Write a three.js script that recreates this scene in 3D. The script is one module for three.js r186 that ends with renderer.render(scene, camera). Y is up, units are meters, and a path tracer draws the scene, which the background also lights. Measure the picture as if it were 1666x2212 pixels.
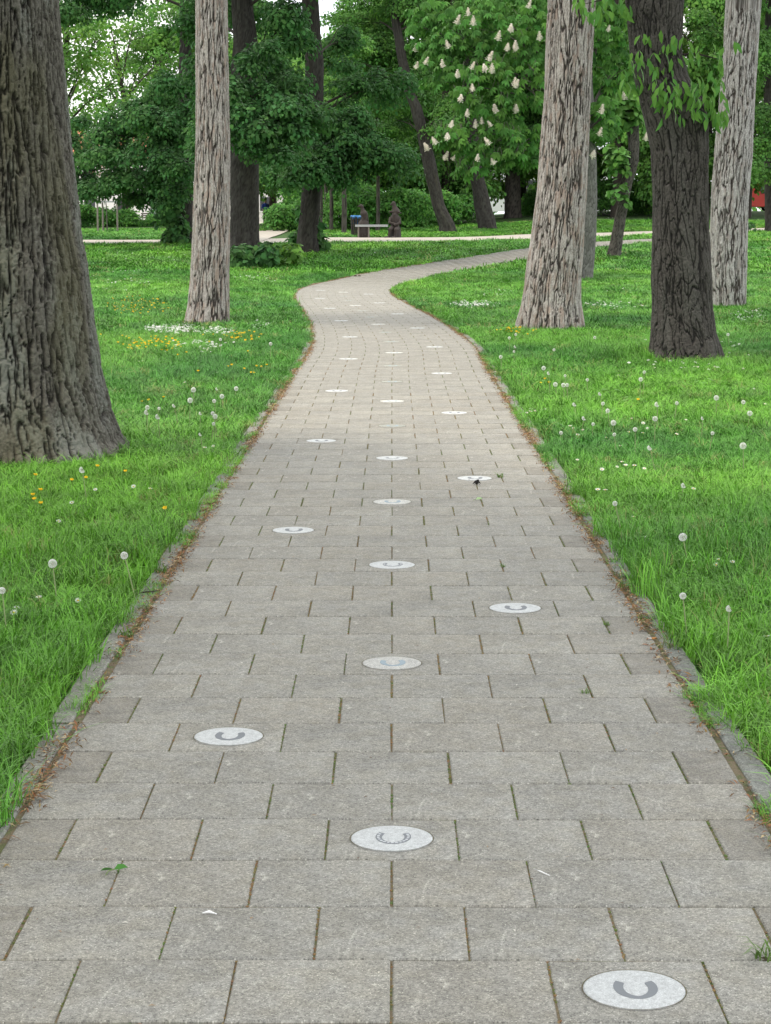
import * as THREE from 'three';
import { mergeGeometries } from 'three/addons/utils/BufferGeometryUtils.js';
import { ImprovedNoise } from 'three/addons/math/ImprovedNoise.js';
import { MarchingCubes } from 'three/addons/objects/MarchingCubes.js';

// ------------------------------------------------------------------ camera, sky, sun, exposure
const scene = new THREE.Scene();
const FP = 4300, CX = 833, CY = 1106, YH = 463, EYE = 1.756;      // focal length and picture centre in pixels of a 1666 x 2212 picture, horizon line, eye height
const camera = new THREE.PerspectiveCamera(2 * Math.atan(CY / FP) * 180 / Math.PI, 1666 / 2212, 0.1, 3000);
camera.rotation.order = 'YXZ';
camera.rotation.set(-Math.atan((CY - YH) / FP), Math.atan(14 / FP), 0);
camera.position.set(0, EYE, 0);
camera.updateMatrixWorld(true);
scene.add(camera);

const renderer = new THREE.WebGLRenderer({ antialias: true });
renderer.toneMapping = THREE.LinearToneMapping;
renderer.toneMappingExposure = 1.72;
renderer.shadowMap.enabled = true;

// seeded random numbers and noise
function rng(seed) { let a = seed >>> 0; return () => { a = (a + 0x6D2B79F5) | 0; let t = Math.imul(a ^ (a >>> 15), 1 | a); t = (t + Math.imul(t ^ (t >>> 7), 61 | t)) ^ t; return ((t ^ (t >>> 14)) >>> 0) / 4294967296; }; }
function hash(x, y, z) { let h = Math.imul(x | 0, 374761393) + Math.imul(y | 0, 668265263) + Math.imul(z | 0, 2147483647 ^ 0x5bd1e995); h = Math.imul(h ^ (h >>> 13), 1274126177); return ((h ^ (h >>> 16)) >>> 0) / 4294967296; }
const sm = t => t * t * (3 - 2 * t), mixv = (a, b, t) => a + (b - a) * t, clamp = (x, a = 0, b = 1) => x < a ? a : x > b ? b : x;
const ss = (a, b, x) => sm(clamp((x - a) / (b - a)));
function noise(x, y, z = 0) {
  const X = Math.floor(x), Y = Math.floor(y), Z = Math.floor(z), u = sm(x - X), v = sm(y - Y), w = sm(z - Z);
  return mixv(mixv(mixv(hash(X, Y, Z), hash(X + 1, Y, Z), u), mixv(hash(X, Y + 1, Z), hash(X + 1, Y + 1, Z), u), v),
    mixv(mixv(hash(X, Y, Z + 1), hash(X + 1, Y, Z + 1), u), mixv(hash(X, Y + 1, Z + 1), hash(X + 1, Y + 1, Z + 1), u), v), w) * 2 - 1;
}
function fbm(x, y, z = 0, n = 4) { let s = 0, a = .5; for (let i = 0; i < n; i++) { s += a * noise(x, y, z); x = x * 2.03 + 7.1; y = y * 2.03 + 3.7; z = z * 2.03 + 1.3; a *= .5; } return s; }

{ // bright, evenly overcast sky with thin places in the cloud
  const W = 512, H = 256, d = new Float32Array(W * H * 4);
  for (let j = 0; j < H; j++) for (let i = 0; i < W; i++) {
    const el = (j / H - .5) * Math.PI, az = i / W * Math.PI * 2, c = Math.cos(el);
    const x = c * Math.cos(az), y = Math.sin(el), z = c * Math.sin(az);
    const n = fbm(x * 2.4 + 9, y * 4 + 3, z * 2.4, 5), thin = ss(-.1, .4, n);
    const k = 1.12 + .16 * n;
    d.set([k * mixv(1.04, .88, thin), k * mixv(1.02, .96, thin), k * mixv(.99, 1.12, thin), 1], (j * W + i) * 4);
  }
  const sky = new THREE.DataTexture(d, W, H, THREE.RGBAFormat, THREE.FloatType);
  sky.mapping = THREE.EquirectangularReflectionMapping; sky.magFilter = sky.minFilter = THREE.LinearFilter; sky.needsUpdate = true;
  scene.background = sky; scene.environment = sky;
}
const sun = new THREE.DirectionalLight(0xfff1dc, 1.4);            // sun behind thin cloud, high and to the left
sun.position.set(-24, 90, -16); sun.target.position.set(4, 0, -26);
sun.castShadow = true; sun.shadow.radius = 24; sun.shadow.mapSize.set(4096, 4096);
Object.assign(sun.shadow.camera, { left: -60, right: 60, top: 90, bottom: -90, near: 1, far: 260 });
scene.add(sun, sun.target);

// ------------------------------------------------------------------ lie of the land
function land(x, D) {                                             // height of the ground at x, D metres ahead
  return .8 * ss(45, 85, D) + .25 * ss(90, 150, D) + .95 * ss(84, 138, D) * ss(-4, 9, x - .05 * (D - 80));
}
const V3 = (x, y, z) => new THREE.Vector3(x, y, z);
const rayDir = (px, py) => V3((px - CX) / FP, (CY - py) / FP, -1).applyQuaternion(camera.quaternion);
function at(px, py, lift = 0) {                                   // where the sight line through a pixel meets the ground (or a height above it)
  const d = rayDir(px, py); let t0 = 1, t = 1;
  for (; t < 420; t += .25) { if (EYE + d.y * t < land(d.x * t, -d.z * t) + lift) break; t0 = t; }
  for (let i = 0; i < 24; i++) { const m = (t0 + t) / 2; if (EYE + d.y * m < land(d.x * m, -d.z * m) + lift) t = m; else t0 = m; }
  return V3(d.x * t, EYE + d.y * t, d.z * t);
}
function on(px, py, D) { const d = rayDir(px, py); const t = D / -d.z; return V3(d.x * t, EYE + d.y * t, -D); }

// ------------------------------------------------------------------ helpers
const taken = {};
function numbered(n) { const k = taken[n] = (taken[n] ?? -1) + 1; return k ? n + '_' + String(k).padStart(3, '0') : n; }
function tag(o, label, category, group) { o.userData.label = label; o.userData.category = category; if (group) o.userData.group = group; return o; }
function shade(o) { o.castShadow = o.receiveShadow = true; return o; }
function mesh(name, g, m, parent = scene) { const o = shade(new THREE.Mesh(g, m)); o.name = parent === scene ? numbered(name) : name; parent.add(o); return o; }
function thing(name, p = V3(0, 0, 0), label, category, group) { const o = new THREE.Group(); o.name = numbered(name); o.position.copy(p); scene.add(o); if (label) tag(o, label, category, group); return o; }
function copyOf(o) { const c = o.clone(); c.name = numbered(o.name.replace(/_\d{3}$/, '')); scene.add(c); return c; }
function structure(o) { o.userData.kind = 'structure'; return o; }
function stuff(o) { o.userData.kind = 'stuff'; return o; }
function geo(pos, idx, uv, col) {
  const g = new THREE.BufferGeometry(); g.setAttribute('position', new THREE.Float32BufferAttribute(pos, 3));
  if (uv) g.setAttribute('uv', new THREE.Float32BufferAttribute(uv, 2));
  if (col) g.setAttribute('color', new THREE.Float32BufferAttribute(col, 3));
  g.setIndex(idx); g.computeVertexNormals(); return g;
}
function join(list) { return mergeGeometries(list.map(g => { g = g.index ? g.toNonIndexed() : g; for (const k of Object.keys(g.attributes)) if (!['position', 'normal', 'uv'].includes(k)) g.deleteAttribute(k); if (!g.attributes.uv) g.setAttribute('uv', new THREE.Float32BufferAttribute(new Float32Array(g.attributes.position.count * 2), 2)); return g; })); }
function tube(pts, radii, sides = 8, closed = true) {             // tapered tube through points
  const pos = [], idx = [], uv = []; let along = 0;
  const up = V3(0, 0, 1);
  for (let i = 0; i < pts.length; i++) {
    const t = pts[Math.min(i + 1, pts.length - 1)].clone().sub(pts[Math.max(i - 1, 0)]).normalize();
    const a = Math.abs(t.dot(up)) > .9 ? V3(1, 0, 0) : up, n = t.clone().cross(a).normalize(), b = t.clone().cross(n);
    if (i) along += pts[i].distanceTo(pts[i - 1]);
    for (let k = 0; k <= sides; k++) {
      const q = k / sides * 2 * Math.PI, p = pts[i].clone().addScaledVector(n, Math.cos(q) * radii[i]).addScaledVector(b, Math.sin(q) * radii[i]);
      pos.push(p.x, p.y, p.z); uv.push(k / sides * 2 * Math.PI * radii[0], along);
    }
  }
  const w = sides + 1;
  for (let i = 0; i < pts.length - 1; i++) for (let k = 0; k < sides; k++) { const a = i * w + k; idx.push(a, a + w, a + 1, a + 1, a + w, a + w + 1); }
  if (closed) for (const i of [0, pts.length - 1]) { const c = pos.length / 3; pos.push(pts[i].x, pts[i].y, pts[i].z); uv.push(0, 0); for (let k = 0; k < sides; k++) { const a = i * w + k; i ? idx.push(c, a, a + 1) : idx.push(c, a + 1, a); } }
  return geo(pos, idx, uv);
}
function box(w, h, d, x = 0, y = 0, z = 0) { const g = new THREE.BoxGeometry(w, h, d); g.translate(x, y, z); return g; }
function tex(size, fn, srgb = true, rep = 1) {
  const d = new Uint8Array(size * size * 4);
  for (let j = 0; j < size; j++) for (let i = 0; i < size; i++) { const c = fn(i, j); for (let k = 0; k < 3; k++) d[(j * size + i) * 4 + k] = clamp(c[k] ?? c[0], 0, 1) * 255; d[(j * size + i) * 4 + 3] = 255; }
  const t = new THREE.DataTexture(d, size, size); t.wrapS = t.wrapT = THREE.RepeatWrapping; t.magFilter = THREE.LinearFilter; t.minFilter = THREE.LinearMipmapLinearFilter; t.generateMipmaps = true;
  if (srgb) t.colorSpace = THREE.SRGBColorSpace; t.repeat.set(rep, rep); t.needsUpdate = true; return t;
}
// noise that tiles over a texture
function tiled(P) { return (x, y) => { const X = Math.floor(x), Y = Math.floor(y), u = sm(x - X), v = sm(y - Y), m = a => ((a % P) + P) % P; return mixv(mixv(hash(m(X), m(Y), P), hash(m(X + 1), m(Y), P), u), mixv(hash(m(X), m(Y + 1), P), hash(m(X + 1), m(Y + 1), P), u), v) * 2 - 1; }; }
const lin = (r, g, b) => new THREE.Color().setRGB(r, g, b);
const std = (c, o = {}) => new THREE.MeshStandardMaterial({ color: c, roughness: .9, ...o });
const leafy = (c, o = {}) => new THREE.MeshPhysicalMaterial({ color: c, roughness: 1, transmission: .42, thickness: 0, side: THREE.DoubleSide, specularIntensity: .5, ...o });
function instanced(name, g, m, list, parent) {                     // list of {p, q, s, c}
  const o = shade(new THREE.InstancedMesh(g, m, list.length)); const M = new THREE.Matrix4(), S = V3(1, 1, 1);
  list.forEach((e, i) => { const s = e.s; S.set(...(typeof s === 'number' ? [s, s, s] : s)); o.setMatrixAt(i, M.compose(e.p, e.q, S)); if (e.c) o.setColorAt(i, e.c); });
  o.name = parent ? name : numbered(name); (parent ?? scene).add(o); return stuff(o);
}
const UP = V3(0, 1, 0);
const spin = a => new THREE.Quaternion().setFromAxisAngle(UP, a);

// solid figures: tapered capsules blended together and meshed
function figure(bones, blend, cell) {
  const lo = V3(1e9, 1e9, 1e9), hi = V3(-1e9, -1e9, -1e9);
  for (const [a, ra, b, rb] of bones) for (const [p, r] of [[a, ra], [b, rb]]) { lo.min(V3(p[0] - r, p[1] - r, p[2] - r)); hi.max(V3(p[0] + r, p[1] + r, p[2] + r)); }
  const c = lo.clone().add(hi).multiplyScalar(.5), size = Math.max(hi.x - lo.x, hi.y - lo.y, hi.z - lo.z) * 1.12, n = Math.min(84, Math.ceil(size / cell));
  const mc = new MarchingCubes(n, new THREE.MeshStandardMaterial(), false, false, 120000); mc.isolation = 0; mc.reset();
  const half = n / 2, P = V3(), A = V3(), B = V3(), AB = V3();
  for (let k = 0; k < n; k++) for (let j = 0; j < n; j++) for (let i = 0; i < n; i++) {
    P.set((i - half) / half * size / 2 + c.x, (j - half) / half * size / 2 + c.y, (k - half) / half * size / 2 + c.z);
    let d = 1e9;
    for (const [a, ra, b, rb] of bones) {
      A.set(...a); AB.set(...b).sub(A); const t = clamp(P.clone().sub(A).dot(AB) / Math.max(AB.lengthSq(), 1e-9));
      const e = P.distanceTo(B.copy(A).addScaledVector(AB, t)) - mixv(ra, rb, t), h = clamp(.5 + .5 * (d - e) / blend);
      d = mixv(d, e, h) - blend * h * (1 - h);
    }
    mc.field[i + j * n + k * n * n] = -d;
  }
  mc.update();
  const g = new THREE.BufferGeometry(), N = mc.count, pos = mc.positionArray.slice(0, N * 3), nor = mc.normalArray.slice(0, N * 3);
  for (let i = 0; i < N; i++) { pos[i * 3] = pos[i * 3] * size / 2 + c.x; pos[i * 3 + 1] = pos[i * 3 + 1] * size / 2 + c.y; pos[i * 3 + 2] = pos[i * 3 + 2] * size / 2 + c.z; }
  g.setAttribute('position', new THREE.Float32BufferAttribute(pos, 3)); g.setAttribute('normal', new THREE.Float32BufferAttribute(nor, 3));
  g.setAttribute('uv', new THREE.Float32BufferAttribute(new Float32Array(N * 2), 2));
  return g;
}

// ------------------------------------------------------------------ surface materials
const nA = tiled(8), nB = tiled(32), nC = tiled(128), nD = tiled(256);
const scuffs = [], SQ = rng(1414); for (let k = 0; k < 14; k++) scuffs.push([SQ() * 1024, SQ() * 1024, 40 + SQ() * 90, (SQ() - .5) * .5, 1 + SQ() * 1.6]);
const stains = []; for (let k = 0; k < 9; k++) stains.push([SQ() * 1024, SQ() * 1024, 10 + SQ() * 26]);
function wear(i, j) {                                              // pale scrapes and small dark spots on the slabs
  let k = 0; const wrap = d => d > 512 ? d - 1024 : d < -512 ? d + 1024 : d;
  for (const [x, y, l, s, w] of scuffs) { const dy = wrap(j - y); if (Math.abs(dy) < l / 2) { const dx = Math.abs(wrap(i - x) - dy * s - 3 * nB(dy / 9, x)); if (dx < w * 1.5 && hash(i, j, 61) > .3) k += .09; } }
  for (const [x, y, r] of stains) { const dx = wrap(i - x), dy = wrap(j - y), q = Math.sqrt(dx * dx + dy * dy) / r; if (q < 1.3) k -= .05 * ss(1.1, .7, q + .35 * nC(i / 6, j / 6)); }
  return k;
}
const concreteTex = tex(1024, (i, j) => {                          // exposed fine aggregate, 1.5 m a side
  const a = nA(i / 128, j / 128), b = nB(i / 32, j / 32), c = nC(i / 8, j / 8), d = nD(i / 4, j / 4), e = hash(i, j, 5), f = hash(i >> 1, j >> 1, 9);
  let k = .54 + .022 * a + .022 * b + .022 * c + .06 * d + .17 * (e - .5);
  if (f > .965) k += .17; else if (f < .08) k -= .13;
  k += wear(i, j);
  const warm = .5 + .5 * nB(i / 32 + 3, j / 32 + 9);
  return [k, k * mixv(.992, .982, warm), k * mixv(.945, .91, warm)];
});
const grainBump = tex(512, (i, j) => { const k = .5 + .3 * nD(i / 2, j / 2) + .25 * (hash(i, j, 3) - .5) + .12 * nC(i / 8, j / 8); return [k]; }, false);
const plateTex = tex(512, (i, j) => { const e = hash(i >> 1, j >> 1, 8), b = nB(i / 16, j / 16), d = nC(i / 4, j / 4); let k = .785 + .04 * b + .06 * d + .10 * (e - .5); if (e > .93) k -= .17; return [k * .99, k, k * .995]; });
const wornTex = tex(512, (i, j) => { const e = hash(i >> 1, j >> 1, 18), b = nB(i / 16, j / 16), d = nC(i / 4, j / 4); let k = .80 + .04 * b + .10 * d + .10 * (e - .5); if (e > .88) k -= .28; return [k, k * .995, k * .97]; });
const barkBump = tex(512, (i, j) => [.5 + .28 * nB(i / 16, j / 16) + .28 * nC(i / 4, j / 4) + .2 * nD(i / 2, j / 2)], false);
const soilTex = tex(512, (i, j) => {
  const b = nB(i / 16, j / 16), d = nC(i / 4, j / 4), e = hash(i, j, 2), m = ss(-.1, .5, b + .5 * d);
  return [mixv(.46, .37, m) + .22 * (e - .5), mixv(.41, .39, m) + .2 * (e - .5), mixv(.32, .24, m) + .16 * (e - .5)];
});
const lawnTex = tex(1024, (i, j) => {
  const a = nA(i / 128, j / 128), b = nB(i / 32, j / 32), c = nC(i / 8, j / 8), e = hash(i >> 1, j >> 1, 2), k = 1 + .2 * b + .3 * c + .5 * (e - .5), y = .5 + .5 * a;
  return [mixv(.22, .31, y) * k, mixv(.40, .44, y) * k, mixv(.12, .17, y) * k];
});
const gravelTex = tex(512, (i, j) => { const e = hash(i, j, 2), b = nB(i / 16, j / 16), k = .70 + .04 * b + .1 * (e - .5); return [k, k * .965, k * .90]; });
const sized = (t, m) => { const c = t.clone(); c.repeat.set(1 / m, 1 / m); c.needsUpdate = true; return c; };
const M = {
  slab: [[1, 1, 1], [.97, .97, .97], [1.035, 1.03, 1.02], [.995, .98, .96]].map(c => std(lin(...c), { map: sized(concreteTex, 1.5), bumpMap: sized(grainBump, .9), bumpScale: .0018, roughness: .92 })),
  rough: std(lin(.88, .86, .84), { map: sized(concreteTex, 1.1), bumpMap: sized(grainBump, 1.1), bumpScale: .004, roughness: .95 }),
  kerb: [[.74, .78, .78], [.84, .86, .85]].map(c => std(lin(...c), { map: sized(concreteTex, 1.9), bumpMap: sized(grainBump, 1.6), bumpScale: .001 })),
  soil: std(lin(1, 1, 1), { map: sized(soilTex, .6), bumpMap: sized(grainBump, .5), bumpScale: .004 }),
  gravel: std(lin(.85, .85, .85), { map: sized(gravelTex, 3) }),
  lawn: std(lin(.6, .6, .6), { map: sized(lawnTex, 6), bumpMap: sized(grainBump, 1.5), bumpScale: .02, roughness: 1 }),
  plate: std(lin(.97, .98, .98), { map: plateTex, bumpMap: sized(grainBump, .3), bumpScale: .001 }),
  worn: std(lin(1.05, 1.06, 1.05), { map: wornTex, bumpMap: sized(grainBump, .3), bumpScale: .0025 }),
  shoe: std(lin(.17, .185, .2), { roughness: .6 }), blueShoe: std(lin(.26, .33, .37), { roughness: .6 }), letter: std(lin(.55, .57, .58), { roughness: .7 }),
  grass: std(lin(1, 1, 1), { roughness: .58, side: THREE.DoubleSide }),
  leaf: leafy(lin(1, 1, 1)),
  stem: std(lin(.16, .24, .07)), paleStem: std(lin(.25, .3, .14)),
  faint: std(lin(.62, .64, .60), { map: wornTex, bumpMap: sized(grainBump, .3), bumpScale: .0025 }),
  wood: std(lin(.030, .022, .018), { roughness: .75, bumpMap: sized(barkBump, .4), bumpScale: .01 }), greyWood: std(lin(.2, .18, .15)), plank: std(lin(.34, .36, .36)),
  white: std(lin(.82, .82, .80)), petal: leafy(lin(.82, .82, .80), { transmission: .3 }), yellow: leafy(lin(.85, .55, .02), { transmission: .25 }), fluff: leafy(lin(.82, .82, .80), { transmission: .45, roughness: 1 }),
  litter: std(lin(1, 1, 1), { side: THREE.DoubleSide }),
};

// ------------------------------------------------------------------ ground
{
  const xs = [], ds = [];
  for (let x = -500; x < -60; x += 40) xs.push(x); for (let x = -60; x <= 60; x += 1.5) xs.push(x); for (let x = 100; x <= 500; x += 40) xs.push(x);
  for (let d = -60; d < 0; d += 10) ds.push(d); for (let d = 0; d < 150; d += 1.5) ds.push(d); for (let d = 150; d <= 900; d += 30) ds.push(d);
  const pos = [], uv = [], idx = [];
  for (const d of ds) for (const x of xs) { pos.push(x, land(x, d), -d); uv.push(x, d); }
  const w = xs.length;
  for (let j = 0; j < ds.length - 1; j++) for (let i = 0; i < w - 1; i++) { const a = j * w + i; idx.push(a, a + 1, a + w, a + 1, a + w + 1, a + w); }
  structure(mesh('lawn', geo(pos, idx, uv), M.lawn));
}

// ------------------------------------------------------------------ the paved path: slabs, plates, edging
const W = .3645, ROW = .3665, HALF = 1.076, KIN = 1.097, KOUT = 1.177, D0 = 3.0;      // slab pitch across and along, half width, edging
const lineCtl = [[0, 1], [0, 6], [0, 12], [0, 18], [0, 22], [.02, 26], [-.1, 29.5], [-.3, 33], [-.62, 37.3], [-.95, 41.5], [-1.1, 45.5], [-.95, 48.4], [-.5, 51], [.65, 56], [3.2, 63], [6.3, 71], [9, 76], [13, 82]];
const line = [];                                                     // points along the middle of the path, 0.2 m apart
{
  const c = new THREE.CatmullRomCurve3(lineCtl.map(([x, d]) => V3(x, 0, d)), false, 'catmullrom', .5), n = Math.round(c.getLength() / .2);
  for (let i = 0; i <= n; i++) { const p = c.getPointAt(i / n), t = c.getTangentAt(i / n); line.push({ x: p.x, d: p.z, tx: t.x, td: t.z, s: i / n * c.getLength() }); }
}
const lineEnd = line[line.length - 1].s;
function lineAt(s) { const k = clamp(s / lineEnd * (line.length - 1), 0, line.length - 1.001), i = Math.floor(k), f = k - i, a = line[i], b = line[i + 1]; return { x: mixv(a.x, b.x, f), d: mixv(a.d, b.d, f), tx: mixv(a.tx, b.tx, f), td: mixv(a.td, b.td, f) }; }
function lineXY(s, u) { const p = lineAt(s); return [p.x + u * p.td, p.d - u * p.tx]; }   // u metres to the right of the middle
function offPath(x, D) {                                             // [sideways distance from the middle, distance along]
  if (D < 21) return [x, D - 1];
  let best = 1e9, u = 0, s = 0;
  for (let i = Math.max(0, ((D - 1) * 4.2 | 0) - 60); i < line.length; i += 2) { const p = line[i], q = (x - p.x) ** 2 + (D - p.d) ** 2; if (q < best) { best = q; s = p.s; u = (x - p.x) * p.td - (D - p.d) * p.tx; } }
  return [Math.abs(Math.sqrt(best) - Math.abs(u)) > .6 ? 99 : u, s];
}
function ribbon(s0, s1, u0, u1, y, step = .5) {                      // a strip along the path
  const pos = [], uv = [], idx = []; const n = Math.ceil((s1 - s0) / step);
  for (let i = 0; i <= n; i++) for (const k of [0, .5, 1]) { const s = mixv(s0, s1, i / n), u = mixv(u0, u1, k), [x, d] = lineXY(s, u); pos.push(x, land(x, d) + y, -d); uv.push(u, s); }
  for (let i = 0; i < n; i++) for (const k of [0, 1]) { const a = i * 3 + k; idx.push(a, a + 1, a + 3, a + 1, a + 4, a + 3); }
  return geo(pos, idx, uv);
}
const path = structure(new THREE.Group()); path.name = 'path'; scene.add(path);
mesh('joint_soil', ribbon(0, lineEnd, -KIN - .02, KIN + .02, .0205), M.soil, path);
const TOP = .026;                                                    // height of the slab tops above the lawn's soil
function slabGeo(w, d, c, u0, v0) {                                  // chamfered slab, top at y = 0
  const hw = w / 2, hd = d / 2, pos = [], idx = [], uv = [];
  const quad = (a, b, e, f) => { const n = pos.length / 3; for (const p of [a, b, e, f]) { pos.push(...p); uv.push(p[0] + u0, p[2] + v0); } idx.push(n, n + 1, n + 2, n, n + 2, n + 3); };
  const t = [[-hw + c, 0, hd - c], [hw - c, 0, hd - c], [hw - c, 0, -hd + c], [-hw + c, 0, -hd + c]], m = [[-hw, -c, hd], [hw, -c, hd], [hw, -c, -hd], [-hw, -c, -hd]], b = m.map(p => [p[0], -.018, p[2]]);
  quad(...t);
  for (let k = 0; k < 4; k++) { const l = (k + 1) % 4; quad(m[k], m[l], t[l], t[k]); quad(b[k], b[l], m[l], m[k]); }
  return geo(pos, idx, uv);
}
const R1 = rng(11);
const fullG = [], halfG = [];
for (let k = 0; k < 8; k++) { fullG.push(slabGeo(W - .003 - .0055 * R1(), ROW - .0068 - .002 * R1(), .003 + .002 * R1(), R1() * 1.5, R1() * 1.5)); halfG.push(slabGeo(HALF - 2.5 * W - .008, ROW - .006, .004, R1() * 1.1, R1() * 1.1)); }
const endG = fullG.map((g, k) => slabGeo(HALF - 2 * W - .005, ROW - .0075, .003, k * .37, k * .61));
const farList = []; let built = 0;
const rows = Math.floor((lineEnd - (D0 - 1)) / ROW);
for (let r = 0; r < rows; r++) {
  const s = D0 - 1 + (r + .5) * ROW, even = r % 2 === 1, p = lineAt(s);
  const cells = even ? [[-2 * W - (HALF - 2 * W) / 2, 2], [-1.5 * W, 0], [-.5 * W, 0], [.5 * W, 0], [1.5 * W, 0], [2 * W + (HALF - 2 * W) / 2, 2]]
    : [[-2.5 * W - (HALF - 2.5 * W) / 2, 1], [-2 * W, 0], [-W, 0], [0, 0], [W, 0], [2 * W, 0], [2.5 * W + (HALF - 2.5 * W) / 2, 1]];
  for (const [u, kind] of cells) {
    const [x, d] = lineXY(s, u), k = Math.floor(R1() * 8), g = [fullG, halfG, endG][kind][k], m = kind === 1 && R1() < .75 ? M.rough : M.slab[Math.floor(R1() * 4)];
    const q = new THREE.Quaternion().setFromEuler(new THREE.Euler((R1() - .5) * .008, -Math.atan2(p.tx, p.td) + (R1() - .5) * .010, (R1() - .5) * .008));
    const P = V3(x + (R1() - .5) * .003, land(x, d) + TOP + (R1() - .5) * .003, -d);
    if (built < 300) { const o = mesh('slab', g, m, path); o.position.copy(P); o.quaternion.copy(q); built++; }
    else { const c = g.clone(); c.applyQuaternion(q); c.translate(P.x, P.y, P.z); farList.push(c); }
  }
}
stuff(mesh('far_slabs', mergeGeometries(farList), M.slab[0], path));

// edging stones, one metre each, on both sides
for (const side of [-1, 1]) {
  const kerb = structure(new THREE.Group()); kerb.name = numbered('kerb'); scene.add(kerb);
  const R = rng(40 + side); const far = [];
  for (let s = .6 + R() * .4; s < lineEnd - 1; s += 1.0) {
    const pos = [], idx = [], uv = [], n = 5, yj = (R() - .5) * .012, uj = (R() - .5) * .012, tw = (R() - .5) * .012, c = .006;
    const prof = [[0, -.1], [0, -c], [c, 0], [KOUT - KIN - c, 0], [KOUT - KIN, -c], [KOUT - KIN, -.1]];
    for (let i = 0; i <= n; i++) { const f = i / n; for (const [a, b] of prof) { const [x, d] = lineXY(s + .004 + f * .992, side * (KIN + a + uj + tw * (f - .5))); pos.push(x, land(x, d) + .03 + yj + b, -d); uv.push(a + side * 2, s + f); } }
    const w = prof.length;
    for (let i = 0; i < n; i++) for (let k = 0; k < w - 1; k++) { const a = i * w + k; side > 0 ? idx.push(a, a + 1, a + w, a + 1, a + w + 1, a + w) : idx.push(a, a + w, a + 1, a + 1, a + w, a + w + 1); }
    for (const e of [0, n * w]) for (let k = 1; k < w - 1; k++) idx.push(e, e + k, e + k + 1);
    const g = geo(pos, idx, uv).toNonIndexed(); g.computeVertexNormals();
    s < 40 ? mesh('kerb_stone', g, M.kerb[R() < .6 ? 0 : 1], kerb) : far.push(g);
  }
  stuff(mesh('far_kerb_stones', mergeGeometries(far), M.kerb[0], kerb));
}

// other paths crossing the lawn: strips between two lines of points on the ground
function sidePath(name, far, near, y) {
  const A = new THREE.CatmullRomCurve3(far.map(([x, yy]) => at(x, yy)), false, 'catmullrom', .5), B = new THREE.CatmullRomCurve3(near.map(([x, yy]) => at(x, yy)), false, 'catmullrom', .5), n = 60, k = 6;
  const pos = [], uv = [], idx = [];
  for (let i = 0; i <= n; i++) { const a = A.getPointAt(i / n), b = B.getPointAt(i / n); for (let j = 0; j <= k; j++) { const p = a.clone().lerp(b, j / k); pos.push(p.x, land(p.x, -p.z) + y, p.z); uv.push(p.x, -p.z); } }
  for (let i = 0; i < n; i++) for (let j = 0; j < k; j++) { const a = i * (k + 1) + j; idx.push(a, a + 1, a + k + 1, a + 1, a + k + 2, a + k + 1); }
  return structure(mesh(name, geo(pos, idx, uv), M.gravel));
}
const crossFar = [[-300, 518], [170, 519], [330, 519], [560, 517], [700, 514], [860, 514], [1000, 513], [1140, 507], [1290, 504], [1410, 500], [1630, 494], [1900, 488]];
const crossNear = [[-300, 531], [170, 528.5], [330, 528.5], [560, 528], [700, 525.5], [860, 524.5], [1000, 523], [1140, 519], [1290, 515], [1410, 509], [1630, 500.5], [1900, 494]];
sidePath('cross_path', crossFar, crossNear, .022);
sidePath('far_path', [[-200, 479], [120, 479], [260, 478], [420, 478], [600, 480]], [[-200, 487], [120, 487], [260, 486], [420, 484], [600, 485]], .03);
sidePath('branch_path', [[520, 503], [575, 499], [650, 496]], [[520, 522], [575, 519], [622, 500]], .034);
function onSidePath(px, py) {
  const inside = (a, b) => { for (let i = 0; i < a.length - 1; i++) if (px >= a[i][0] && px < a[i + 1][0]) { const f = (px - a[i][0]) / (a[i + 1][0] - a[i][0]); return py > mixv(a[i][1], a[i + 1][1], f) - .6 && py < mixv(b[i][1], b[i + 1][1], f) + .3; } return false; };
  return inside(crossFar, crossNear) || (py > 478 && py < 487 && px < 600) || (px > 520 && px < 640 && py > 498 && py < 520);
}
const proj = p => { const q = p.clone().applyMatrix4(camera.matrixWorldInverse); return [CX + FP * q.x / -q.z, CY - FP * q.y / -q.z]; };

// round plates with a horseshoe, set in the slabs
function shoeShape(rx, ry, th, tip) {
  const o = [], n = 26, a0 = -Math.PI / 2 - 2.2, a1 = -Math.PI / 2 + 2.2;
  const thick = k => th * (.62 + .38 * Math.pow(Math.abs(Math.sin((k - .5) * Math.PI)), .8)) * (k < .03 || k > .97 ? tip : 1);
  for (let i = 0; i <= n; i++) { const a = mixv(a0, a1, i / n); o.push([Math.cos(a) * rx, Math.sin(a) * ry]); }
  for (let i = n; i >= 0; i--) { const a = mixv(a0, a1, i / n), t = thick(i / n); o.push([Math.cos(a) * (rx - t), Math.sin(a) * (ry - t)]); }
  const s = new THREE.Shape(); o.forEach(([x, y], i) => i ? s.lineTo(x, y) : s.moveTo(x, y)); s.closePath(); return s;
}
function flat(shape, h) { const g = new THREE.ExtrudeGeometry(shape, { depth: h, bevelEnabled: false }); g.rotateX(-Math.PI / 2); return g; }
const plateG = new THREE.LatheGeometry([[0, .0022], [.110, .0022], [.1145, .0014], [.1155, -.012]].reverse().map(p => new THREE.Vector2(...p)), 48);
{ const p = plateG.attributes.position, u = plateG.attributes.uv; for (let i = 0; i < p.count; i++) u.setXY(i, p.getX(i) / .3 + .5, p.getZ(i) / .3 + .5); }
const crackG = new THREE.RingGeometry(.1157, .1180, 48); crackG.rotateX(-Math.PI / 2); crackG.translate(0, .0015, 0);
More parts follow.
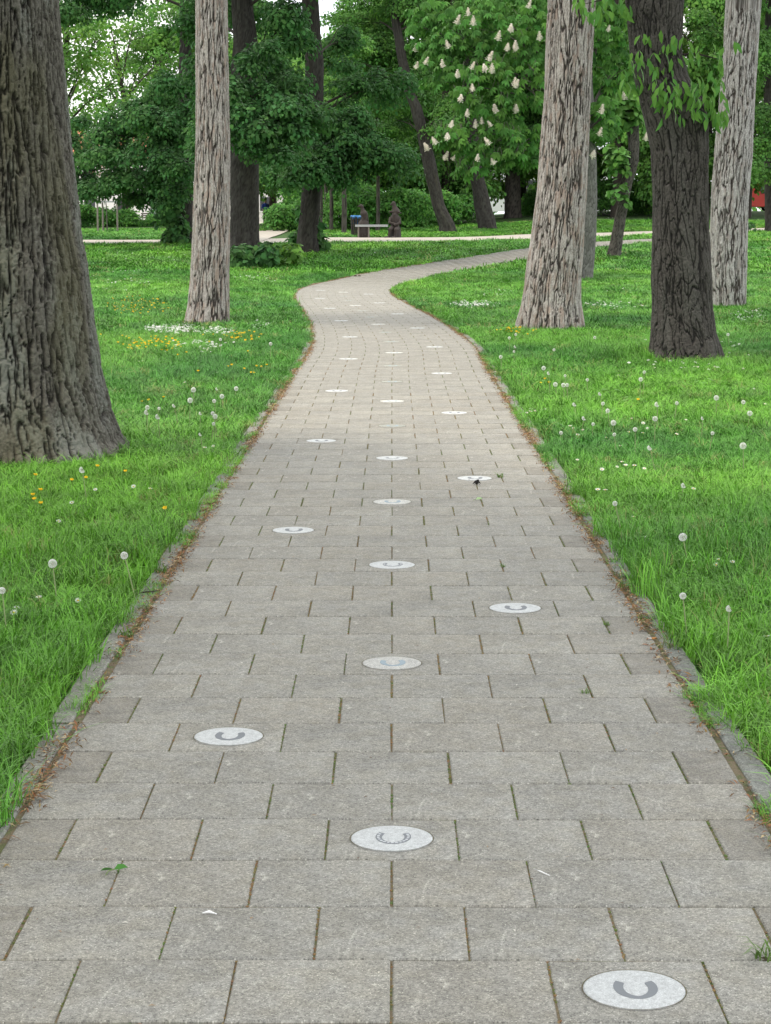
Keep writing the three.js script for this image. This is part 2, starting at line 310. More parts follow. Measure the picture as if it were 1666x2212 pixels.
const shoeA = flat(shoeShape(.050, .066, .023, .9), .0012), shoeB = flat(shoeShape(.050, .064, .019, 1), .0012);
const lineB = join(Array.from({ length: 15 }, (_, k) => { const a = -Math.PI / 2 + (k - 7) * .28, t = .3 * Math.abs(k - 7) / 7 + .7, g = box(.0062 + .003 * (k % 3) / 2, .0006, .0075 * t); g.rotateY(a + Math.PI / 2 + .3 * (k % 2)); g.translate(Math.cos(a) * .0425, .0006, -Math.sin(a) * .0565); return g; }));
const plates = [];
for (let k = 0; k < 19; k++) plates.push([0, 6 + 6 * k, 'middle', k]);
for (let k = 0; k < 10; k++) plates.push([-1.5 * W, 9 + 12 * k, 'left', k], [1.5 * W, 3 + 12 * k, 'right', k]);
for (const [u, row, col, k] of plates) {
  const sc = D0 - 1 + (row + .5) * ROW, [x, d] = lineXY(sc, u), p = lineAt(sc);
  const worn = col === 'middle' && k > 0 && k !== 2 && k !== 4;
  const lettered = col === 'middle' && !worn;
  const o = thing('horseshoe_plate', V3(x, land(x, d) + TOP + .0005, -d),
    worn ? 'speckled weathered round plate with faint blue horseshoe down the path middle' : lettered ? 'white round plate with thin lettered horseshoe down the path middle' : col === 'left' ? 'white round plate with dark horseshoe in the row towards the pale pine' : 'white round plate with dark horseshoe in the row towards the dark oak',
    'plate', worn ? 'weathered plates down the middle' : lettered ? 'lettered plates down the middle' : col === 'left' ? 'white plates in the row towards the daisies' : 'white plates in the row towards the dark oak');
  o.rotation.y = -Math.atan2(p.tx, p.td) + (hash(k, col.length, 3) - .5) * .12 ;
  mesh('disc', plateG, worn ? (k >= 5 && k % 3 ? M.faint : M.worn) : M.plate, o);
  mesh('joint_ring', crackG, M.soil, o);
  const sh = mesh('horseshoe', lettered ? shoeB : shoeA, worn ? M.blueShoe : M.shoe, o); sh.position.set(.004, .0019, -.008);
  if (lettered) { const l = mesh('lettering_band', lineB, M.letter, sh); l.position.y = .001; }
}

// ------------------------------------------------------------------ trunks with bark
function cells(x, y, N, seed) {                                      // two nearest cell points, wrapping round the trunk
  const X = Math.floor(x), Y = Math.floor(y); let f1 = 9, f2 = 9, id = 0;
  for (let j = -1; j <= 1; j++) for (let i = -1; i <= 1; i++) {
    const cx = ((X + i) % N + N) % N, h1 = hash(cx, Y + j, seed), h2 = hash(cx, Y + j, seed + 77);
    const dx = X + i + .12 + .76 * h1 - x, dy = Y + j + h2 - y, q = Math.sqrt(dx * dx + dy * dy);
    if (q < f1) { f2 = f1; f1 = q; id = h1; } else if (q < f2) f2 = q;
  }
  return [f1, f2, id];
}
const col3 = (a, b, t) => [mixv(a[0], b[0], t), mixv(a[1], b[1], t), mixv(a[2], b[2], t)];
const perlin = new ImprovedNoise(), pn = (x, y, z) => perlin.noise(x + 400, y + 400, z + 400);
const BARK = {
  oak(th, v, r, c, s, o) {                                           // long braided ridges between deep furrows, broken by short cross cracks
    const q = o.n / 6.283, w = .45 * pn(c * q * .3, v * 1.0, s * q * .3), w2 = .14 * pn(c * q, v * 9, s * q + 9), f = o.f, x = c * q + w + w2, z = s * q - w;
    const a1 = Math.abs(pn(x, v * f, z) + .22 * pn(c * q * 2.1 + 5, v * f * 3, s * q * 2.1)), a2 = Math.abs(pn(x * .7 + 31, v * f * 1.3 + 7, z * .7) + .2 * pn(c * q * 2.6, v * f * 4 + 5, s * q * 2.6)) * 1.5 + .02;
    const e = Math.min(a1, a2), id = .5 + .6 * pn(c * q * .9 + 60, v * f * 2.5, s * q * .9), rough = 1.6 * pn(c * 30 * r / .5, v * 32, s * 30 * r / .5) * .5 + .7 * pn(c * 70 * r / .5, v * 75, s * 70 * r / .5) * .5;
    const cross = ss(.0, .07, Math.abs(pn(c * q * .9 + 80, v * f * 7, s * q * .9) + .6 * w2));
    const ridge = ss(.015, .11, e) * (.78 + .22 * cross);
    const d = o.depth * (ridge * (.8 + .4 * id) - .6) + .007 * rough;
    let k = col3(o.c0, o.c1, clamp(.5 + .8 * (id - .5) + .9 * rough)); k = col3(o.crack, k, ss(.03, .10, e) * (.55 + .45 * cross));
    const li = ss(.05, .30, fbm(c * 3.1 + 5, v * 1.5, s * 3.1, 3) + .3 * rough) * o.lichen * ridge; k = col3(k, [.22, .235, .205], li * .7);
    const mo = ss(.05, .45, fbm(c * 2.2 + 15, v * .8, s * 2.2 + 4, 3) + .15 * rough) * o.moss * (.3 + .7 * ridge); k = col3(k, [.095, .092, .035], mo * .55);
    return [d, k];
  },
  pine(th, v, r, c, s, o) {                                          // pale flaky plates between dark braided fissures
    const q = o.n / 6.283, w = .6 * pn(c * q * .4, v * 1.6, s * q * .4), w2 = .15 * pn(c * q * 1.2, v * 8, s * q * 1.2 + 9), f = o.f, x = c * q + w + w2, z = s * q - w;
    const a1 = Math.abs(pn(x, v * f, z) + .16 * pn(c * q * 2.2 + 5, v * f * 4, s * q * 2.2)), a2 = Math.abs(pn(x * .75 + 31, v * f * 1.2 + 7, z * .75) + .22 * pn(c * q * 2, v * f * 4 + 5, s * q * 2)) * 1.3;
    const e = Math.min(a1, a2), id = .5 + .6 * pn(c * q * 1.1 + 60, v * f * 2, s * q * 1.1), id2 = .5 + .7 * pn(c * q * 2.4 + 20, v * f * 8, s * q * 2.4), rough = .8 * pn(c * 28 * r / .35, v * 34, s * 28 * r / .35) + .4 * pn(c * 60 * r / .35, v * 75, s * 60 * r / .35);
    const cross = ss(.0, .07, Math.abs(pn(c * q * 1.4 + 80, v * f * 7, s * q * 1.4) + .6 * w2)), plate = ss(.025, .11, e);
    const d = o.depth * (plate * (.75 + .5 * id) - .6) + .003 * cross + .006 * rough;
    let k = col3(o.c0, o.c1, clamp(.5 + .9 * (id2 - .5) + .9 * rough)); k = col3(k, o.c2, ss(.0, .4, fbm(c * 7 + 4, v * 6, s * 7, 3) + .5 * (id - .5)) * .85);
    k = col3(o.crack, k, ss(.03 + .05 * rough, .10, e)); k = col3(col3(k, o.crack, .22), k, cross);
    return [d, k];
  },
  scaly(th, v, r, c, s, o) {
    const N = o.n, x = th / (2 * Math.PI) * N + .5 * noise(c * 6, v * 3, s * 6), y = v * o.f + .5 * noise(c * 6 + 2, v * 3, s * 6), [f1, f2, id] = cells(x, y, N, o.seed), e = f2 - f1, rough = fbm(c * 30, v * 22, s * 30, 3);
    return [o.depth * (ss(0, .3, e) - .5) + .003 * rough, col3(o.crack, col3(o.c0, o.c1, clamp(id + .5 * rough)), ss(0, .16, e))];
  },
};
const barkM = new THREE.MeshStandardMaterial({ color: 0xffffff, vertexColors: true, roughness: .93, bumpMap: sized(barkBump, .35), bumpScale: .006 });
function profile(base, edges) {                                      // [pixel row, left edge, right edge] -> [height, x, z, radius], ground upwards
  const D = -base.z, out = [];
  for (const [py, l, r] of edges) { const a = on(l, py, D), b = on(r, py, D); out.push([a.y - base.y, (a.x + b.x) / 2 - base.x, 0, (b.x - a.x) / 2]); }
  return out.sort((a, b) => a[0] - b[0]);
}
function profAt(P, h) {
  if (h <= P[0][0]) return P[0].slice(1);
  for (let i = 0; i < P.length - 1; i++) if (h <= P[i + 1][0]) { const f = sm((h - P[i][0]) / (P[i + 1][0] - P[i][0])) * .35 + .65 * (h - P[i][0]) / (P[i + 1][0] - P[i][0]); return [1, 2, 3].map(k => mixv(P[i][k], P[i + 1][k], f)); }
  return P[P.length - 1].slice(1);
}
function trunk(P, base, o) {                                         // o: kind, around, up, seen (height that is finely built), lobes
  const hTop = P[P.length - 1][0], hs = [], ths = [];
  for (let i = 0; i <= o.up; i++) hs.push(-.12 + (o.seen + .12) * i / o.up);
  const extra = Math.max(2, Math.ceil((hTop - o.seen) / .35)); for (let i = 1; i <= extra; i++) hs.push(mixv(o.seen, hTop, i / extra));
  const face = Math.atan2(-base.z, -base.x);                         // towards the camera (in x, z)
  const nf = Math.round(o.around * .74), nb = o.around - nf;
  for (let i = 0; i < nf; i++) ths.push(face + mixv(-1.85, 1.85, i / nf)); for (let i = 0; i < nb; i++) ths.push(face + mixv(1.85, 2 * Math.PI - 1.85, i / nb));
  const pos = [], colr = [], uv = [], idx = [], w = ths.length + 1;
  for (const h of hs) {
    const [cx, cz, r0] = profAt(P, h), low = Math.max(0, 1 - h / (o.flareH ?? .7));
    for (let k = 0; k < w; k++) {
      const th = ths[k % ths.length], c = Math.cos(th), s = Math.sin(th);
      const lob = (o.lobes ?? 0) * low * low * (noise(c * 1.9 + o.seed, 1.5, s * 1.9) + .5 * noise(c * 4 + o.seed, 7.5, s * 4)) + .03 * r0 * noise(c * 1.3, h * 1.1, s * 1.3 + o.seed);
      const t = ((th % (2 * Math.PI)) + 2 * Math.PI) % (2 * Math.PI), [d, kc] = BARK[o.kind](t, h, r0, c, s, o), R = r0 + lob + d;
      pos.push(cx + c * R, h, cz + s * R); colr.push(...kc); uv.push(t * r0, h);
    }
  }
  for (let i = 0; i < hs.length - 1; i++) for (let k = 0; k < w - 1; k++) { const a = i * w + k; idx.push(a, a + w, a + 1, a + 1, a + w, a + w + 1); }
  return geo(pos, idx, uv, colr);
}

// ------------------------------------------------------------------ leaves
const L1 = rng(77);
function leafGeo(pos, idx, p, dir, nrm, L, w, fold, droop) {         // one pointed leaf folded along its midrib
  const side = dir.clone().cross(nrm).normalize(), n = pos.length / 3;
  const P = (t, s, u) => { const q = p.clone().addScaledVector(dir, L * t).addScaledVector(side, w * s).addScaledVector(nrm, L * u); pos.push(q.x, q.y, q.z); };
  P(0, 0, 0); P(.35, .5, fold); P(.35, -.5, fold); P(.5, 0, -.02); P(.75, .33, fold - droop * .5); P(.75, -.33, fold - droop * .5); P(1, 0, -droop);
  for (const t of [[0, 1, 3], [0, 3, 2], [1, 4, 3], [2, 3, 5], [3, 4, 6], [3, 6, 5]]) idx.push(...t.map(k => k + n));
}
function spray(n, R, L, ratio, flatness, seed) {                     // a leafy twig end: leaves spread over a drooping fan
  const Q = rng(seed), pos = [], idx = [];
  for (let i = 0; i < n; i++) {
    const a = Q() * 6.283, r = R * Math.sqrt(Q()), p = V3(Math.cos(a) * r, (Q() - .5) * flatness * R - .25 * r * r / R, Math.sin(a) * r);
    const dir = V3(Math.cos(a) + (Q() - .5) * 1.4, -.35 - .5 * Q(), Math.sin(a) + (Q() - .5) * 1.4).normalize();
    const nrm = V3((Q() - .5) * .9, 1, (Q() - .5) * .9); nrm.addScaledVector(dir, -nrm.dot(dir)).normalize();
    const l = L * (.7 + .6 * Q()); leafGeo(pos, idx, p, dir, nrm, l, l * ratio, .06, .12);
  }
  return geo(pos, idx);
}
const sprayMid = [1, 2, 3].map(k => spray(26, .42, .125, .78, .4, 100 + k)), sprayFar = [1, 2, 3].map(k => spray(30, .75, .20, .75, .5, 200 + k)), sprayBig = [1, 2, 3].map(k => spray(9, .26, .17, .9, .7, 300 + k)), sprayFine = [1, 2].map(k => spray(26, .6, .15, .6, .6, 400 + k));
function tint(base, R, spread = .3) { const k = 1 + (R() - .5) * 2 * spread, y = (R() - .5) * .5; return lin(base[0] * k * (1 + y * .55), base[1] * k, base[2] * k * (1 - y * .6)); }
function scatter(lobes, count, R, base, size, spread) {              // twig ends through the outer part of some rounded masses
  const list = [], wts = lobes.map(l => Math.pow(l.rx * l.ry * l.rz, .62)), tot = wts.reduce((a, b) => a + b, 0);
  for (let i = 0; i < count; i++) {
    let k = 0, q = R() * tot; while (q > wts[k] && k < lobes.length - 1) q -= wts[k++];
    const l = lobes[k], n = V3(R() - .5, R() - .5, R() - .5).normalize(), f = Math.pow(.18 + .82 * R(), .42);
    const bump = 1 + .22 * noise(n.x * 3 + k * 5, n.y * 3, n.z * 3);
    const p = V3(l.x + n.x * l.rx * f * bump, l.y + n.y * l.ry * f * bump, l.z + n.z * l.rz * f * bump);
    const up = V3(n.x * .8 + (R() - .5) * .8, .9 + .3 * n.y, n.z * .8 + (R() - .5) * .8).normalize();
    const e = { p, q: new THREE.Quaternion().setFromUnitVectors(UP, up).multiply(spin(R() * 6.283)), s: size * (.75 + .5 * R()), c: tint(l.c ?? base, R, spread) };
    list.push(e);
  }
  return list;
}
function tiers(lobes, R, n = 6) { const o = []; for (const l of lobes) for (let k = 0; k < n; k++) { const a = R() * 6.283, q = Math.sqrt(R()) * .8, y = (R() * 2 - 1) * .8; o.push({ x: l.x + Math.cos(a) * q * l.rx, y: l.y + y * l.ry - .1 * q * l.ry, z: l.z + Math.sin(a) * q * l.rz, rx: l.rx * (.35 + .3 * R()), ry: l.ry * (.14 + .16 * R()), rz: l.rz * (.35 + .3 * R()), c: l.c }); } return o; }
function crown(parent, kinds, list, name = 'crown') { const per = kinds.map(() => []); list.forEach((e, i) => per[i % kinds.length].push(e)); per.forEach((l, i) => l.length && instanced(name, kinds[i], M.leaf, l, parent)); }
function limbs(parent, from, lobes, r0, R, mat) {                    // tapered branches from the trunk into each mass of leaves
  const list = [];
  for (const l of lobes) {
    const a = typeof from === 'function' ? from(l) : from, b = V3(l.x, l.y, l.z), mid = a.clone().lerp(b, .5).add(V3((R() - .5) * .5, a.distanceTo(b) * .10, (R() - .5) * .5));
    const c = new THREE.QuadraticBezierCurve3(a, mid, b), pts = c.getPoints(7); list.push(tube(pts, pts.map((_, i) => r0 * mixv(1, .22, i / 7)), 6));
    for (let k = 0; k < 3; k++) { const s = c.getPoint(.45 + .18 * k), e = V3(l.x + (R() - .5) * 1.5 * l.rx, l.y + (R() - .5) * 1.2 * l.ry, l.z + (R() - .5) * 1.5 * l.rz); list.push(tube([s, s.clone().lerp(e, .5).add(V3(0, .1, 0)), e], [r0 * .35, r0 * .2, r0 * .08], 5)); }
  }
  return mesh('limbs', join(list), mat, parent);
}
// lobes given as pixels [x, y, rx, ry, distance ahead], relative to a thing's base
function lobesAt(list, base, deep = 1, shift = 0) { return list.map(([x, y, rx, ry, D, c]) => { D += shift; const p = on(x, y, D).sub(base), k = D / FP; return { x: p.x, y: p.y, z: p.z, rx: rx * k, ry: ry * k, rz: Math.max(rx, ry) * k * deep, c }; }); }
function roundLobes(R, n, y0, y1, rad, size) { const o = []; for (let i = 0; i < n; i++) { const a = i * 2.4 + R(), f = (i + .5) / n, y = mixv(y0, y1, f), q = rad * Math.sqrt(Math.max(.08, 1 - Math.pow(2 * f - .85, 2))) * (.45 + .45 * R()); o.push({ x: Math.cos(a) * q, y, z: Math.sin(a) * q, rx: size * (.8 + .5 * R()), ry: size * (.5 + .35 * R()), rz: size * (.8 + .5 * R()) }); } return o; }
const limbDark = std(lin(.045, .036, .028), { bumpMap: sized(barkBump, .5), bumpScale: .01 }), limbGrey = std(lin(.11, .10, .085), { bumpMap: sized(barkBump, .5), bumpScale: .01 });
const GREEN = { lime: [.060, .175, .040], far: [.110, .270, .042], bright: [.150, .320, .045], maple: [.095, .24, .040], oak: [.08, .20, .028], chest: [.080, .225, .035], pine: [.03, .08, .03], hedge: [.10, .28, .045] };  // far, bright: lighter leaves, with sunlight on the back trees put into the colour

// ------------------------------------------------------------------ the five great trunks in front
function grown(P, top, r, lean = 0) { const l = P[P.length - 1], m = P[P.length - 2], k = lean; P.push([mixv(l[0], top, .5), l[1] + k * (top - l[0]) * .5, 0, mixv(l[3], r, .5)], [top, l[1] + k * (top - l[0]), 0, r]); return P; }
{ // old mossy oak
  const b = at(-20, 985), P = grown(profile(b, [[995, -350, 312], [975, -330, 290], [940, -302, 262], [880, -277, 237], [800, -252, 213], [700, -236, 196], [600, -224, 184], [500, -206, 166], [300, -185, 145], [0, -160, 120]]), 9, .34);
  const t = thing('oak_tree', b, 'massive oak trunk with mossy deeply ridged bark and a flared foot', 'tree');
  mesh('trunk', trunk(P, b, { kind: 'oak', around: 420, up: 740, seen: 3.5, seed: 3, n: 92, f: 1.7, depth: .034, lobes: .05, flareH: .6, c0: [.068, .062, .048], c1: [.150, .142, .120], crack: [.017, .014, .011], lichen: .8, moss: .8 }), barkM, t);
  const R = rng(5), lb = roundLobes(R, 12, 6.6, 12, 5.5, 1.9); for (const l of lb) { l.z += 7.5; l.x -= 1; } limbs(t, l => V3(.2, Math.min(8.6, l.y * .75), 0), lb, .14, R, limbGrey); crown(t, sprayFar, scatter(lb, 1000, R, GREEN.oak, 1, .3));  // unseen crown, pushed toward the camera to add shade on the near path
}
function pine(base, edges, label, o, top, seed) {
  const b = at(...base), P = grown(profile(b, edges), top, .13, o.lean);
  const t = thing('pine_tree', b, label, 'tree', 'pines beside the path');
  mesh('trunk', trunk(P, b, { kind: 'pine', f: 1.15, depth: .024, lobes: .04, flareH: .8, c0: [.275, .243, .222], c1: [.560, .520, .485], c2: [.37, .285, .24], crack: [.048, .038, .033], seed, ...o }), barkM, t);
  const R = rng(seed), lb = roundLobes(R, 8, top - 4, top + 1.5, 3.4, 1.3); limbs(t, l => V3(P[P.length - 1][1], Math.min(top - .2, l.y), 0), lb, .07, R, limbGrey); crown(t, sprayFine, scatter(lb, 420, R, GREEN.pine, 1, .3));
  return t;
}
pine([447, 704], [[712, 396, 500], [696, 400, 495], [650, 408, 494], [600, 413, 494], [500, 418, 495], [300, 425, 495], [0, 424, 490]], 'pale plated pine trunk rising from the patch of daisies', { around: 220, up: 560, seen: 5, n: 36 }, 15, 21);
pine([1187, 716], [[724, 1106, 1268], [706, 1116, 1258], [650, 1130, 1252], [600, 1138, 1253], [500, 1150, 1260], [400, 1163, 1266], [200, 1177, 1275], [0, 1186, 1285]], 'thick pale pine trunk with a buttressed foot beside the path bend', { around: 270, up: 580, seen: 4.9, n: 44, lobes: .12 }, 16, 33);
pine([1571, 666], [[672, 1533, 1609], [603, 1533, 1611], [435, 1537, 1616], [327, 1546, 1624], [218, 1555, 1629], [109, 1564, 1637], [0, 1569, 1644]], 'leaning pale pine trunk standing close behind the dark oak', { around: 190, up: 500, seen: 5.5, n: 36, lean: .09, c0: [.27, .252, .242], c1: [.55, .53, .515], c2: [.33, .29, .27] }, 16, 47);
const oakR = (() => { // dark oak with leafy shoots on the trunk
  const b = at(1481, 783), P = grown(profile(b, [[792, 1392, 1574], [774, 1400, 1562], [753, 1404, 1556], [716, 1408, 1545], [662, 1411, 1537], [603, 1409, 1535], [435, 1411, 1527], [327, 1408, 1529], [272, 1397, 1529], [218, 1384, 1520], [163, 1371, 1486], [109, 1362, 1472], [0, 1353, 1477]]), 9, .28);
  const t = thing('oak_tree', b, 'dark furrowed oak trunk with bright leafy shoots growing from it', 'tree');
  mesh('trunk', trunk(P, b, { kind: 'oak', around: 260, up: 600, seen: 4.6, seed: 13, n: 34, f: 2.2, depth: .022, lobes: .05, flareH: .45, c0: [.040, .035, .030], c1: [.086, .077, .068], crack: [.014, .012, .010], lichen: .12, moss: .06 }), barkM, t);
  const R = rng(15), lb = roundLobes(R, 8, 7.8, 13, 3.8, 1.5); for (const l of lb) l.x += 2; limbs(t, l => V3(-.2, Math.min(8.6, l.y * .75), 0), lb, .12, R, limbDark); crown(t, sprayFar, scatter(lb, 700, R, GREEN.oak, 1, .3));
  // shoots: each a twig with its own leaves
  const pos = [], idx = []; leafGeo(pos, idx, V3(0, 0, 0), V3(0, 0, 1), V3(0, 1, 0), 1, .34, .05, .18); const lg = geo(pos, idx);
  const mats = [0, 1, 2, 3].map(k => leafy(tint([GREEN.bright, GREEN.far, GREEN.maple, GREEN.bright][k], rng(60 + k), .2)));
  const D = -b.z, spots = [[1385, 150, 46, 40, 30, -.25], [1420, 110, 40, 40, 16, -.32], [1470, 110, 40, 30, 16, -.3], [1440, 195, 30, 30, 12, -.42], [1470, 215, 50, 38, 34, -.45], [1515, 205, 50, 40, 34, -.4], [1540, 240, 30, 20, 12, -.3], [1560, 130, 26, 40, 10, -.1], [1265, 8, 26, 18, 14, -.3], [1330, 5, 40, 22, 18, -.3]];
  for (const [px, py, rx, ry, n, dz] of spots) {
    const c = on(px, py, D + dz).sub(b), root = V3(profAt(P, c.y + .05)[0], c.y + .05, 0), sh = mesh('leafy_shoot', tube([root, root.clone().lerp(c, .6).add(V3(0, .06, 0)), c], [.02, .012, .004], 5), limbDark, t);
    for (let i = 0; i < n * 1.5; i++) {
      const p = c.clone().add(V3((R() - .5) * 2 * rx / FP * D, (R() - .5) * 2 * ry / FP * D, (R() - .5) * .4)), l = mesh('leaf', lg, mats[i % 4], sh);
      l.position.copy(p); const dir = V3((R() - .5) * 1.6, -.75 - .5 * R(), (R() - .2) * 1.3).normalize(); l.quaternion.setFromUnitVectors(V3(0, 0, 1), dir).multiply(new THREE.Quaternion().setFromAxisAngle(V3(0, 0, 1), (R() - .5) * 2.5)); l.scale.setScalar(.12 + .08 * R());
    }
  }
  return t;
})();

// ------------------------------------------------------------------ horse chestnut in flower behind the thick pine
{
  const b = at(1265, 607), D = -b.z, P = grown(profile(b, [[611, 1247, 1283], [600, 1250, 1281], [560, 1254, 1284], [500, 1258, 1288], [430, 1262, 1290], [360, 1264, 1289], [250, 1262, 1284]]), 6.5, .09, -.05);
  const t = thing('chestnut_tree', b, 'grey barked horse chestnut with white flower candles behind the thick pine', 'tree');
  mesh('trunk', trunk(P, b, { kind: 'scaly', around: 90, up: 150, seen: 4.2, seed: 7, n: 14, f: 7, depth: .012, c0: [.13, .13, .12], c1: [.21, .21, .195], crack: [.06, .058, .05] }), barkM, t);
  const lb = lobesAt([[1000, 70, 95, 80, D - .5], [1100, 50, 110, 80, D - 1], [1130, 170, 95, 75, D - 1.2], [1045, 190, 85, 75, D - 1.5], [960, 130, 60, 70, D - 1], [980, 290, 50, 40, D - 1.8], [1075, 305, 75, 50, D - 1.6], [1135, 310, 50, 55, D - 1], [1305, 50, 80, 60, D + .4], [1330, 150, 60, 60, D + .3], [1305, 255, 38, 55, D - .4], [1200, -60, 160, 80, D], [1020, 355, 50, 25, D - 1.7], [915, 60, 45, 50, D - .6]], b, .8);
  const R = rng(91); limbs(t, l => V3(0, 3.4 + .25 * Math.max(0, l.y - 3), 0), lb, .055, R, limbGrey);
  const pos = [], idx = []; for (let k = 0; k < 6; k++) { const a = (k - 2.5) * .72, s = 1 - .09 * Math.abs(k - 2.5); leafGeo(pos, idx, V3(0, 0, 0), V3(Math.sin(a), -.55, Math.cos(a)).normalize(), V3(Math.sin(a) * .5, 1, Math.cos(a) * .5).normalize(), .20 * s, .085 * s, .05, .22); }
  const palm = geo(pos, idx), list = scatter(lb, 2300, R, GREEN.chest, 1.05, .35);
  for (const e of list) { const out = Math.atan2(e.p.x - 0, e.p.z + 1.2 + R()); e.q = new THREE.Quaternion().setFromEuler(new THREE.Euler(.25 + R() * .7, out + (R() - .5) * 2.6, (R() - .5) * .5, 'YXZ')); }
  list.sort((a, c) => c.p.z - a.p.z);
  const mats = [0, 1, 2, 3, 4, 5].map(k => leafy(tint(GREEN.chest, rng(160 + k), .3)));
  const shown = list.filter(e => { const [x, y] = proj(e.p.clone().add(b)); return y > 0 && (x < 1180 || (x > 1270 && x < 1400)); }).slice(0, 290), mark = new Set(shown);
  const twigs = mesh('leaf_twigs', join(shown.slice(0, 120).map(e => tube([e.p, e.p.clone().add(V3((R() - .5) * .2, .12 + .1 * R(), -.12))], [.004, .006], 4))), limbGrey, t);
  shown.forEach((e, i) => { const l = mesh('leaf', palm, mats[i % 6], t); l.position.copy(e.p); l.quaternion.copy(e.q); l.scale.setScalar(e.s); });
  instanced('crown', palm, M.leaf, list.filter(e => !mark.has(e)), t);
  // candles: upright cones of small white flowers
  const fp = [], fi = [], Q = rng(8);
  for (let i = 0; i < 46; i++) { const h = i / 46, r = .020 * (1 - h * .9) + .002, a = i * 2.4, c = V3(Math.cos(a) * r, .02 + h * .23, Math.sin(a) * r); for (let k = 0; k < 2; k++) { const d = V3(Math.cos(a) + (Q() - .5) * 1.6, .1 + Q() * .7, Math.sin(a) + (Q() - .5) * 1.6).normalize(); leafGeo(fp, fi, c, d, V3((Q() - .5), 1, (Q() - .5)).normalize(), .028 + .055 * (1 - h) * (.5 + Q()), .024, .1, .1); } }
  { const c = new THREE.ConeGeometry(.026, .25, 6, 1, true), p = c.attributes.position, n = fp.length / 3; for (let i = 0; i < p.count; i++) fp.push(p.getX(i) + 0, p.getY(i) + .14, p.getZ(i)); for (const i of c.index.array) fi.push(i + n); }
  const candle = geo(fp, fi), candleM = leafy(lin(.85, .80, .73), { transmission: .25 });
  const z2 = [[1045, 285], [1048, 385], [1100, 360], [1208, 378], [1243, 265], [1295, 440], [1385, 520], [1313, 578], [1355, 672], [1255, 735], [1237, 805], [1170, 835], [1125, 870], [1215, 930], [1265, 930], [1375, 388], [1465, 400], [1500, 415], [1480, 340], [1290, 120], [1390, 130], [1610, 165], [1535, 220], [1640, 280], [1637, 500], [1525, 650], [1640, 650], [1500, 728], [1487, 838], [1415, 935], [1517, 950], [1590, 280], [1440, 715], [1405, 740], [1358, 70]].map(([x, y]) => [518 + x * .363, y * .363]);
  const z3 = [[655, 655], [640, 785], [600, 915], [790, 570], [220, 25], [145, 275], [290, 220], [25, 640], [150, 640], [140, 495], [695, 165], [920, 815]].map(([x, y]) => [1061 + x * .363, y * .363]);
  for (const [x, y] of [...z2, ...z3]) {
    let front = -1e9; for (const l of lb) { const [lx, ly] = proj(V3(l.x, l.y, l.z).add(b)); const q = ((lx - x) * D / FP / l.rx) ** 2 + ((ly - y) * D / FP / l.ry) ** 2; if (q < 1.2) front = Math.max(front, l.z + l.rz * Math.sqrt(Math.max(0, 1.2 - q))); }
    const dz = front > -1e8 ? front + .1 : .8, o = mesh('flower_candle', candle, candleM, t), c = on(x, y + 10, D - dz).sub(b); o.position.copy(c); o.rotation.set((R() - .5) * .8, R() * 6, (R() - .5) * 1.3); o.scale.setScalar(.72 + .36 * R());
  }
}

// ------------------------------------------------------------------ trees in the middle distance
function midTree(name, base, edges, top, label, o) {
  const b = at(...base), R = rng(o.seed), P = grown(profile(b, edges), top, o.tipR ?? .12, o.lean ?? 0);
  const t = thing(name, b, label, 'tree', o.group);
  mesh('trunk', trunk(P, b, { kind: 'oak', around: o.around ?? 64, up: o.up ?? 120, seen: o.seen ?? 6, seed: o.seed, n: o.n ?? 36, f: 3, depth: .022, lobes: .05, c0: o.c0 ?? [.024, .021, .018], c1: o.c1 ?? [.050, .045, .039], crack: [.017, .014, .012], lichen: .1, moss: o.moss ?? .1 }), barkM, t);
  if (o.lobes) {
    const lb = lobesAt(o.lobes, b, o.deep ?? 1, -b.z - o.ref).concat(o.upper ? roundLobes(R, o.upper, o.y0, o.y1, o.rad, o.size ?? 1.8) : []);
    limbs(t, l => { const h = clamp(l.y - 1, 3, top * .95), q = profAt(P, h); return V3(q[0], h, q[1]); }, lb, o.limb ?? .055, R, limbDark);
    crown(t, o.kind ?? sprayMid, scatter(o.kind === sprayBig ? lb : tiers(lb, R), Math.round(o.count * 1.25), R, o.green ?? GREEN.lime, o.scale ?? 1, o.spread ?? .35));
  }
  return t;
}
midTree('linden_tree', [528, 574], [[578, 494, 566], [560, 496, 563], [508, 497, 560], [430, 498, 559], [345, 497, 559], [200, 495, 556], [90, 505, 556], [0, 500, 545]], 15, 'broad dark linden trunk with the dense leaf mass behind the pale pine', { seed: 201, ref: 57, seen: 7.5, upper: 9, y0: 8, y1: 15, rad: 4.5, count: 3000,
  lobes: [[455, 130, 50, 70, 58], [590, 150, 55, 55, 56], [530, 215, 70, 50, 54.5], [600, 235, 75, 50, 54.5], [520, 290, 50, 42, 54.5], [585, 300, 60, 45, 54.5], [650, 280, 60, 45, 55], [560, 120, 50, 30, 55], [620, 60, 60, 50, 58], [440, 260, 30, 80, 59], [640, 190, 50, 40, 55], [420, 40, 60, 60, 60]] });
